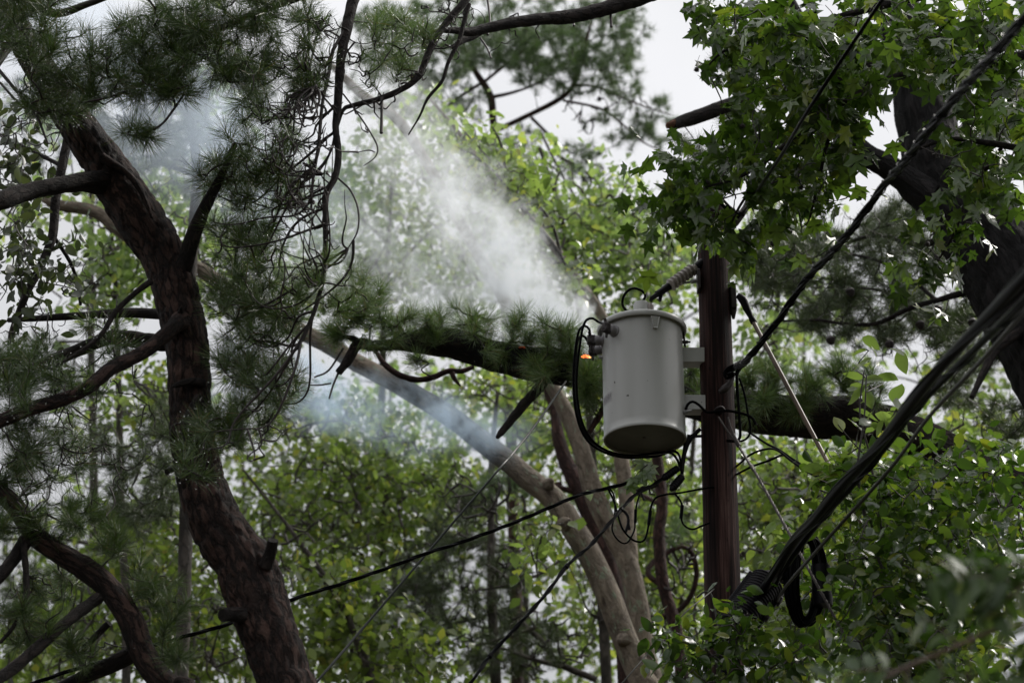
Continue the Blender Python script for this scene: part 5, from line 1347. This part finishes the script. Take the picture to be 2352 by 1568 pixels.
shrub("leafy_shrub", "dense shrub in the gloom behind the oval leaved shrub, below the fallen limb", 13.5, [[(2100, 1640, 14), (2080, 1400, 10), (2060, 1200, 7)], [(2090, 1500, 8), (1900, 1350, 6), (1800, 1200, 4)], [(2090, 1450, 8), (2250, 1250, 6)]],
      [(2080, 1250, 250, 160, 13, 15, 170), (1880, 1350, 130, 180, 13, 15, 120), (2100, 1460, 240, 110, 13, 15, 120), (1780, 1480, 90, 80, 13, 15, 50), (2260, 1150, 100, 90, 13, 15, 50)], 7, .11, .12, 'bg_leaf_deep')

def near_branch():
    t = thing("near_leafy_branch", P(2500, 1380, 4.6), "blurred branch of paired leaflets close to the camera in the lower right corner", "branch")
    main = [[(2480, 1395, 11), (2352, 1432, 11), (2283, 1446, 11), (2180, 1490, 11), (2061, 1541, 10), (1960, 1600, 9), (1900, 1640, 8)], [(2480, 1260, 9), (2400, 1300, 8), (2352, 1343, 7), (2300, 1385, 7), (2250, 1424, 5)]]
    geos, P0, T0, N0 = [], [], [], []
    rach = []
    for q in main:
        geos.append(tube([P(a, b, 4.6) for a, b, c in q], [c * .5 * PM(a, b, 4.6) for a, b, c in q], seg=8, step=.03))
    for (x, y, ang, ln) in ((2230, 1466, 100, .26), (2150, 1502, 75, .24), (2090, 1528, 110, .2), (2310, 1440, 95, .3), (2360, 1430, 70, .3), (2352, 1343, 200, .18), (2300, 1385, 215, .14), (2400, 1300, 190, .26), (2330, 1438, 250, .16), (2200, 1480, 235, .14), (2060, 1541, 195, .14), (2390, 1420, 110, .3)):
        a = math.radians(ang); o = P(x, y, 4.6)
        d = np.array([-math.cos(a) if ang > 180 else math.cos(a), rng.uniform(-.3, .3), -math.sin(a)])
        d = unit(np.array([math.cos(a), rng.uniform(-.35, .35), -math.sin(a)]))
        pts = [o + d * ln * u + np.array([0, 0, -.05 * u * u]) for u in np.linspace(0, 1, 6)]
        geos.append(tube(pts, np.linspace(.0022, .001, 6), seg=6))
        rach.append(np.array(pts))
    for pts in rach + [np.array([P(a, b, 4.6) for a, b, c in main[1]])]:
        sp, _ = smooth_path(pts, np.ones(len(pts)), .008)
        tn = unit(np.gradient(sp, axis=0))
        k = max(1, int(.034 / max(1e-4, np.linalg.norm(sp[1] - sp[0]))))
        for i in range(k, len(sp), k):
            for sgn in (-1, 1):
                side = unit(np.cross(tn[i], [rng.uniform(-.3, .3), -1.0, .5])) * sgn
                P0.append(sp[i]); T0.append(unit(side + tn[i] * .45 + rng.normal(size=3) * .18 + np.array([0, 0, -.2]))); N0.append(unit(np.array([0, -.35, 1]) + rng.normal(size=3) * .4))
    build("stems", geos, M['rodwood'], t)
    P0, T0, N0 = map(np.array, (P0, T0, N0))
    part("leaflets", spread_templates(SLIM, P0, T0, N0, .085 * rng.uniform(.7, 1.15, len(P0))), M['near_leaf'], t)
near_branch()

# ------------------------------------------------------------------ broadleaf trees behind
def broadleaf(label, Y, trunk, limbs, blobs, per=12, size=.105, spread=.17, mat='bg_leaf', bark='grey_bark', group="broadleaf trees in the woods behind", bare=None, tm=None):
    g = Grower(Y)
    tk = g.limb(trunk, Y, Y, seg=14, rough=.05, step=.08, ground=True, collect=False)
    base = tk[0][-3].copy(); base[2] = 0
    t = thing("broadleaf_tree", base, label, "tree", group)
    build("trunk", [tk], M[bark], t)
    for q in limbs:
        g.limb(q, Y, Y + rng.uniform(-.8, .8), seg=7, rough=.06, step=.08)
    e, d = g.grow(g.targets(blobs), r0=.007, r1=.003, sag=-.03, wob=.08, seg=3, pts=5)
    bare = bare or [(b[0], b[1], b[2] * 1.2, b[3] * 1.2, b[4] - .6, b[4] + .6, max(4, b[6] // 3)) for b in blobs[:10]]
    g.grow(g.targets(bare), r0=.010, r1=.004, sag=.25, wob=.25, seg=4, pts=9, direct=.35, rmax=.02)
    wood_parts(g, t, M[bark], "limb"); part("twigs", g.tw, M['twig_grey' if bark == 'grey_bark' else 'twig'], t)
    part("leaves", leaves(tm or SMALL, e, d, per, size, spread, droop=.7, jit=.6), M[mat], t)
    return t

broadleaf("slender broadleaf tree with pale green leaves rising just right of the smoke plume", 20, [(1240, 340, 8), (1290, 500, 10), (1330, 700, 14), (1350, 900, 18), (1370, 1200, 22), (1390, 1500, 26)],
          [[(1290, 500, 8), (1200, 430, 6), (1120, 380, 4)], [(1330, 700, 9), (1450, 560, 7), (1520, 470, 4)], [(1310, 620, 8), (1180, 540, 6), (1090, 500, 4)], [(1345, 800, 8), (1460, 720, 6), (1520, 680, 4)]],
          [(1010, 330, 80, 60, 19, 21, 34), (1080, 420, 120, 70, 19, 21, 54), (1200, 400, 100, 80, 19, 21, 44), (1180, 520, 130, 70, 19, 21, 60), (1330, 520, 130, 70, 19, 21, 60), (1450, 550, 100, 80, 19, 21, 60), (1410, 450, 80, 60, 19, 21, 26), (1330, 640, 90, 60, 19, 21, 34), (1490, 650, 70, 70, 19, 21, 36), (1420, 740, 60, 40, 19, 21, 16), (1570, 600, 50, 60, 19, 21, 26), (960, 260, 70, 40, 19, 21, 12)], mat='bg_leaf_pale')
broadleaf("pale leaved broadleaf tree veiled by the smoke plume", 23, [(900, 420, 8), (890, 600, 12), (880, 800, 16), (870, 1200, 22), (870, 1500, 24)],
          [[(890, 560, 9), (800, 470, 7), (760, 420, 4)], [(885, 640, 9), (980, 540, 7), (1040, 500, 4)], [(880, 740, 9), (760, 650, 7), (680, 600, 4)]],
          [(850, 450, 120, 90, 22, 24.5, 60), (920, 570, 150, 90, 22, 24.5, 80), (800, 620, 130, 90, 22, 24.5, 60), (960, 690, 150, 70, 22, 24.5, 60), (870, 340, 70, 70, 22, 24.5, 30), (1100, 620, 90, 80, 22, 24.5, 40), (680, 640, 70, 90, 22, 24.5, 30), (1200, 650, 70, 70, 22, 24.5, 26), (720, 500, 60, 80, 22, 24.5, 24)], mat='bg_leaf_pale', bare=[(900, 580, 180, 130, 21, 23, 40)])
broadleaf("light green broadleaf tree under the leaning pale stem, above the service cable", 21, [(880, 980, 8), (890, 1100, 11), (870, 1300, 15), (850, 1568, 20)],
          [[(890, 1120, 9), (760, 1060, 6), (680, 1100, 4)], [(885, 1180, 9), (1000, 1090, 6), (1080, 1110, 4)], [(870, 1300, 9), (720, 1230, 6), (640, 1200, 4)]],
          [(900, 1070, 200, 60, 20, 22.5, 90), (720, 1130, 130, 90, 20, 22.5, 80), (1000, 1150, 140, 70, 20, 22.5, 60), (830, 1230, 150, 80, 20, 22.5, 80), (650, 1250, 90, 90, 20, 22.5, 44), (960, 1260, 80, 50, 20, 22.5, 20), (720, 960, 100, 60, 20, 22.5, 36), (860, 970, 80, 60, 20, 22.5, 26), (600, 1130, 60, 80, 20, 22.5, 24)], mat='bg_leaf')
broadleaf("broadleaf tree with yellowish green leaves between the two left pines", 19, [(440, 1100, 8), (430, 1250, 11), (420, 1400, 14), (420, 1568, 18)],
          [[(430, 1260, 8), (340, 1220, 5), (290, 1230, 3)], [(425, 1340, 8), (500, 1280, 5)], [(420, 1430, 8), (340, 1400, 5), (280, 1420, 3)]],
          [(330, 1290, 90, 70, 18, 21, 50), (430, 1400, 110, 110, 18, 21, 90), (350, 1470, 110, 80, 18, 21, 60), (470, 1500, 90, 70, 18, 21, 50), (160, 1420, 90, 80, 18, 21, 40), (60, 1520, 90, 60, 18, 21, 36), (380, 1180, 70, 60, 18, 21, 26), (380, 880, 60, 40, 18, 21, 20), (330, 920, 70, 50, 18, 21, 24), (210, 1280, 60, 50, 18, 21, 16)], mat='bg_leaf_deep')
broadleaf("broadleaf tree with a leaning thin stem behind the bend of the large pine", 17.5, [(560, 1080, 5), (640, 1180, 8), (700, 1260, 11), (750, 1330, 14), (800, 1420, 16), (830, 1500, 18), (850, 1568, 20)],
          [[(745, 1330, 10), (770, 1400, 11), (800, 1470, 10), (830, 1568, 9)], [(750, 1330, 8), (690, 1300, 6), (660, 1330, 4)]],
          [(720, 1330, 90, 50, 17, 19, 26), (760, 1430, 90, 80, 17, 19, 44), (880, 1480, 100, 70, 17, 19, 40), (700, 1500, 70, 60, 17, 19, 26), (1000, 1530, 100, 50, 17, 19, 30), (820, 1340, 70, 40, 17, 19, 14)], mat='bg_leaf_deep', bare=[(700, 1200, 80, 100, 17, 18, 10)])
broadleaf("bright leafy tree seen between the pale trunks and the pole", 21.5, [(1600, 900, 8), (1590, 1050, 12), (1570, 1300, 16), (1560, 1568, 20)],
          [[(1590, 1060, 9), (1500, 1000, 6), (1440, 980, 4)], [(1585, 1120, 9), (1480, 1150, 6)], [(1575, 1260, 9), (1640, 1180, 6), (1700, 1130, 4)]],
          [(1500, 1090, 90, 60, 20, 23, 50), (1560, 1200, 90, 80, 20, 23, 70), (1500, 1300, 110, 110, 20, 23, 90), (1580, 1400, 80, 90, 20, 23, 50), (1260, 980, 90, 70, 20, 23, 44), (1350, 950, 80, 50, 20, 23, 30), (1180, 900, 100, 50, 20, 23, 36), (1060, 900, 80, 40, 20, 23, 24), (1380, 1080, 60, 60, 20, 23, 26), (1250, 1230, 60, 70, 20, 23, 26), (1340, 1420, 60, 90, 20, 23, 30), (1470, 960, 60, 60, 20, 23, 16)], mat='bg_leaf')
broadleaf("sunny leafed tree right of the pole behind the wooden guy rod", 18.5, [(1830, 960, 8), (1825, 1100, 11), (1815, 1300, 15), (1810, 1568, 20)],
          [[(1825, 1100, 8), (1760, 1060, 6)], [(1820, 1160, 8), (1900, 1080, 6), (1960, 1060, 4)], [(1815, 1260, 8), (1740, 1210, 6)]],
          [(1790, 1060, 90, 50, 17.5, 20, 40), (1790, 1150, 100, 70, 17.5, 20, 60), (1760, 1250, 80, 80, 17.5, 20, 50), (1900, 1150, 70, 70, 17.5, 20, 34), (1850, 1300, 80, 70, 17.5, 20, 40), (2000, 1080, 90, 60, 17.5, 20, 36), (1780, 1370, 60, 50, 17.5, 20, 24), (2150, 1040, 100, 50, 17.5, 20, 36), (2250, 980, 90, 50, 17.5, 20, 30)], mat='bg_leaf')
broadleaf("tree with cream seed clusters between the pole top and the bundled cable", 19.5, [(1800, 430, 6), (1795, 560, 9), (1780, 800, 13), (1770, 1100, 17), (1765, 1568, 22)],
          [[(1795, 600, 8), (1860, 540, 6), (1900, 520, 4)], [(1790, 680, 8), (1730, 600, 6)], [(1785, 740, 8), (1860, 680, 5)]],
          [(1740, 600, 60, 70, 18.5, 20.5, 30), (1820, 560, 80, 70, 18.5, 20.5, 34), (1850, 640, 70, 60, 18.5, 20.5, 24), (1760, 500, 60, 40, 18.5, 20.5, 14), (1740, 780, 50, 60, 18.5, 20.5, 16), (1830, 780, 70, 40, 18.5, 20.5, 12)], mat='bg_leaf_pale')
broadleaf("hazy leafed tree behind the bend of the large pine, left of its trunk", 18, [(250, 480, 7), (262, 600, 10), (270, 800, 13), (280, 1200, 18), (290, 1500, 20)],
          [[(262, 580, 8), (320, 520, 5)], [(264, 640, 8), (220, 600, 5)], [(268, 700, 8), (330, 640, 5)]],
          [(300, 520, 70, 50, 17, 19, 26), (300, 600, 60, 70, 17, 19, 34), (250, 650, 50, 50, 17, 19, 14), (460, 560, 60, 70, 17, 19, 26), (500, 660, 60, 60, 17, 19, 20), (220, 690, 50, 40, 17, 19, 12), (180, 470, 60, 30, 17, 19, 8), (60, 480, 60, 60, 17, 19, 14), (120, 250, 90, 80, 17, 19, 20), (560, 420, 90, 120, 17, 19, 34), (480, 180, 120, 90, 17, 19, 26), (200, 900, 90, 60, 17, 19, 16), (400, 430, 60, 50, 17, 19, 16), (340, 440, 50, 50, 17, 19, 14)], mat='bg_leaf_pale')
def grey_leaf_branch():
    g = Grower(10.8)
    tk = g.limb([(175, 240, 18), (161, 293, 22), (146, 366, 22), (128, 458, 22), (121, 540, 22), (95, 608, 20), (66, 663, 18), (48, 707, 17), (26, 773, 16), (22, 825, 14), (0, 860, 12), (-40, 920, 14)], 10.8, 10.8, seg=14, rough=.09, step=.04, ground=True, collect=False)
    t = thing("broadleaf_tree", tk[0][-3] * np.array([1, 1, 0]), "dark broadleaf tree with grey backlit leaves at the left edge above the pine limb", "tree")
    build("trunk", [tk], M['pine_bark_dark'], t)
    for q in ([(380, 722, 26), (300, 718, 22), (230, 722, 20), (150, 727, 18), (70, 732, 14), (20, 735, 12)], [(121, 540, 10), (160, 600, 9), (178, 650, 8), (185, 700, 7)], [(140, 380, 10), (60, 340, 8), (-20, 300, 8)], [(110, 230, 6), (60, 250, 6), (0, 190, 6)], [(150, 340, 8), (200, 300, 6)]):
        part("limb", [g.limb(q, 10.8, 11.2, seg=10, rough=.08, step=.04, collect=False)], M['pine_bark_dark'], t)
    e, d = g.grow(g.targets([(35, 330, 50, 60, 10.3, 11, 16), (30, 420, 40, 70, 10.3, 11, 20), (30, 540, 50, 60, 10.3, 11, 22), (40, 610, 50, 40, 10.3, 11, 12), (150, 650, 50, 40, 10.5, 11, 7), (160, 560, 40, 40, 10.5, 11, 4), (100, 770, 60, 30, 10.5, 11, 6), (130, 640, 40, 40, 10.5, 11, 4), (60, 250, 50, 40, 10.3, 11, 10)]), r0=.004, r1=.002, sag=.05, wob=.15, seg=4, pts=6)
    g.grow(g.targets([(110, 360, 90, 120, 10.4, 11.2, 24), (60, 720, 80, 80, 10.4, 11.2, 30), (200, 660, 70, 70, 10.6, 11.2, 14)]), r0=.004, r1=.002, sag=.2, wob=.2, seg=3, pts=7, curl=.5)
    wood_parts(g, t); part("twigs", g.tw, M['twig'], t)
    part("leaves", leaves(OVAL, e, d, 5, .085, .09, droop=.8, jit=.7), M['grey_leaf'], t)
grey_leaf_branch()

# far trees closing the woods: each one trunk, branches and leaves
FAR = [(180, 33, "leftmost of the far trees, low behind the lower left pine"), (560, 34, "far tree hidden behind the large bent pine's bend"), (900, 36, "far tree behind the service cable's left half"), (1200, 34, "far tree behind the two pale stems"), (1520, 35, "far tree behind the transformer and pole"), (1850, 33, "far tree behind the coil and the right shrubs"), (2200, 32, "rightmost of the far trees, behind the massive dark pine")]
for i, (x, y, lab) in enumerate(FAR):
    top = [1180, 950, 860, 860, 620, 760, 700][i]
    bl = []
    for k in range(9):
        u = k / 8
        yy = top + (1640 - top) * u
        bl.append((x + rng.uniform(-90, 90), yy, 190, 90, y - 1.5, y + 1.5, 30))
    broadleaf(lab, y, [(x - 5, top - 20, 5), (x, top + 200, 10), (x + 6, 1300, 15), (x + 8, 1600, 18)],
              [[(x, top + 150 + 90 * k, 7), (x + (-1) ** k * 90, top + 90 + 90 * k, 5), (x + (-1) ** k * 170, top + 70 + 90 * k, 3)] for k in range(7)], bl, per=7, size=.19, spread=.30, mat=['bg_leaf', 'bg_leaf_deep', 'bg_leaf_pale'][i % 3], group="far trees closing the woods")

# ------------------------------------------------------------------ smoke
def smoke(name, label, src, axis, length, r0, r1, dens, col, scale, warp, thr, fall, seed, aniso=.55, flat=1.0, en1=.08):
    """a plume: its own box in metres, axis along local x, thicker and clumpier by noise"""
    m, t, out = new_mat(name + "_volume")
    K = t.links.new
    tc = N(t, "ShaderNodeTexCoord")
    n1 = N(t, "ShaderNodeTexNoise", noise_dimensions='4D', i_Scale=scale * .5, i_Detail=5.0, i_Roughness=.6); n1.inputs['W'].default_value = seed
    K(tc.outputs['Object'], n1.inputs['Vector'])
    sb_ = N(t, "ShaderNodeVectorMath", operation='SUBTRACT'); sb_.inputs[1].default_value = (.5, .5, .5)
    K(n1.outputs['Color'], sb_.inputs[0])
    # the plume is warped more the further it has drifted
    sx = N(t, "ShaderNodeSeparateXYZ"); K(tc.outputs['Object'], sx.inputs[0])
    wa = N(t, "ShaderNodeMath", operation='MULTIPLY_ADD', use_clamp=False); wa.inputs[1].default_value = warp / length; wa.inputs[2].default_value = warp * .5
    K(sx.outputs['X'], wa.inputs[0])
    sc = N(t, "ShaderNodeVectorMath", operation='SCALE'); K(sb_.outputs[0], sc.inputs[0]); K(wa.outputs[0], sc.inputs['Scale'])
    ad = N(t, "ShaderNodeVectorMath", operation='ADD'); K(tc.outputs['Object'], ad.inputs[0]); K(sc.outputs[0], ad.inputs[1])
    s2 = N(t, "ShaderNodeSeparateXYZ"); K(ad.outputs[0], s2.inputs[0])
    yz = N(t, "ShaderNodeCombineXYZ"); K(s2.outputs['Y'], yz.inputs[0])
    fz = N(t, "ShaderNodeMath", operation='MULTIPLY'); fz.inputs[1].default_value = 1 / flat
    K(s2.outputs['Z'], fz.inputs[0]); K(fz.outputs[0], yz.inputs[1])
    ln = N(t, "ShaderNodeVectorMath", operation='LENGTH'); K(yz.outputs[0], ln.inputs[0])
    rr = N(t, "ShaderNodeMath", operation='MULTIPLY_ADD'); rr.inputs[1].default_value = (r1 - r0) / length; rr.inputs[2].default_value = r0
    K(s2.outputs['X'], rr.inputs[0])
    rc = N(t, "ShaderNodeMath", operation='MAXIMUM'); rc.inputs[1].default_value = .01; K(rr.outputs[0], rc.inputs[0])
    q = N(t, "ShaderNodeMath", operation='DIVIDE'); K(ln.outputs['Value'], q.inputs[0]); K(rc.outputs[0], q.inputs[1])
    f = N(t, "ShaderNodeMapRange", interpolation_type='SMOOTHSTEP'); f.inputs[1].default_value = 1.0; f.inputs[2].default_value = .25
    K(q.outputs[0], f.inputs[0])
    n2 = N(t, "ShaderNodeTexNoise", noise_dimensions='4D', i_Scale=scale, i_Detail=6.0, i_Roughness=.58); n2.inputs['W'].default_value = seed + 3.3
    K(ad.outputs[0], n2.inputs['Vector'])
    th = N(t, "ShaderNodeMapRange", interpolation_type='SMOOTHSTEP'); th.inputs[1].default_value = thr[0]; th.inputs[2].default_value = thr[1]
    fx_ = N(t, "ShaderNodeMapRange"); fx_.inputs[1].default_value = 0; fx_.inputs[2].default_value = length; fx_.inputs[3].default_value = 1; fx_.inputs[4].default_value = 0
    K(s2.outputs['X'], fx_.inputs[0])
    core = N(t, "ShaderNodeMath", operation='MULTIPLY_ADD'); core.inputs[1].default_value = .12
    K(fx_.outputs[0], core.inputs[0]); K(n2.outputs[0], core.inputs[2]); K(core.outputs[0], th.inputs[0])
    pw = N(t, "ShaderNodeMath", operation='POWER'); pw.inputs[1].default_value = fall; K(fx_.outputs[0], pw.inputs[0])
    en = N(t, "ShaderNodeMapRange", interpolation_type='SMOOTHSTEP'); en.inputs[1].default_value = -.02; en.inputs[2].default_value = en1; K(s2.outputs['X'], en.inputs[0])
    a1 = N(t, "ShaderNodeMath", operation='MULTIPLY'); K(f.outputs[0], a1.inputs[0]); K(th.outputs[0], a1.inputs[1])
    a2 = N(t, "ShaderNodeMath", operation='MULTIPLY'); K(a1.outputs[0], a2.inputs[0]); K(pw.outputs[0], a2.inputs[1])
    a3 = N(t, "ShaderNodeMath", operation='MULTIPLY'); K(a2.outputs[0], a3.inputs[0]); K(en.outputs[0], a3.inputs[1])
    a4 = N(t, "ShaderNodeMath", operation='MULTIPLY'); a4.inputs[1].default_value = dens; K(a3.outputs[0], a4.inputs[0])
    v = N(t, "ShaderNodeVolumePrincipled"); v.inputs['Color'].default_value = (*col, 1); v.inputs['Anisotropy'].default_value = aniso
    K(a4.outputs[0], v.inputs['Density']); K(v.outputs[0], out.inputs['Volume'])
    m.cycles.volume_step_rate = .7
    rb = max(r0, r1) * 1.25 + warp * .4
    bx = box((length * .5, 0, 0), np.eye(3), (length * .5 + .12, rb, rb * flat), .02)
    o = build(name, [bx], m, kind="stuff", smooth=False)
    ax = Vector(unit(axis))
    o.rotation_euler = ax.to_track_quat('X', 'Z').to_euler()
    o.location = [float(c) for c in src]
    o['label'] = label; o['category'] = "smoke"
    return o
s0 = P(1385, 822, 12.35); e0 = P(985, 400, 13.1)
smoke("smoke", "thick white smoke plume rising left from the burning limb", s0, e0 - s0, float(np.linalg.norm(e0 - s0)) * 1.15, .14, .64, 21.0, (.965, .983, 1.0), 8.5, 1.1, (.54, .72), .9, 1.7)
s0 = P(1270, 720, 12.8); e0 = P(800, 180, 13.5)
smoke("smoke", "thinning upper tail of the white plume drifting toward the hanging bough", s0, e0 - s0, float(np.linalg.norm(e0 - s0)) * 1.1, .25, .6, 5.5, (.945, .972, 1.0), 5.5, 1.0, (.47, .72), .5, 2.9, en1=.5)
s1 = P(1330, 790, 12.5); e1 = P(700, 540, 13.2)
smoke("smoke", "thin smoke spreading left above the charred limb", s1, e1 - s1, float(np.linalg.norm(e1 - s1)) * 1.1, .18, .6, 9.0, (.945, .972, 1.0), 5.5, 1.0, (.49, .75), .65, 5.1)
s2_ = P(1260, 1040, 13.6); e2_ = P(560, 850, 13.4)
smoke("smoke", "bluish smoke wisps drifting under the charred limb", s2_, e2_ - s2_, float(np.linalg.norm(e2_ - s2_)) * 1.1, .22, .42, 5.0, (.70, .84, .99), 4.2, .75, (.47, .71), .3, 8.4, en1=.8)
s3 = P(860, 560, 13.5); e3 = P(40, 40, 12.0)
smoke("smoke", "faint bluish smoke veil behind the large bent pine's top", s3, e3 - s3, float(np.linalg.norm(e3 - s3)) * 1.1, .6, .95, 1.0, (.80, .89, .995), 1.8, .7, (.35, .65), .2, 12.9, en1=1.0)
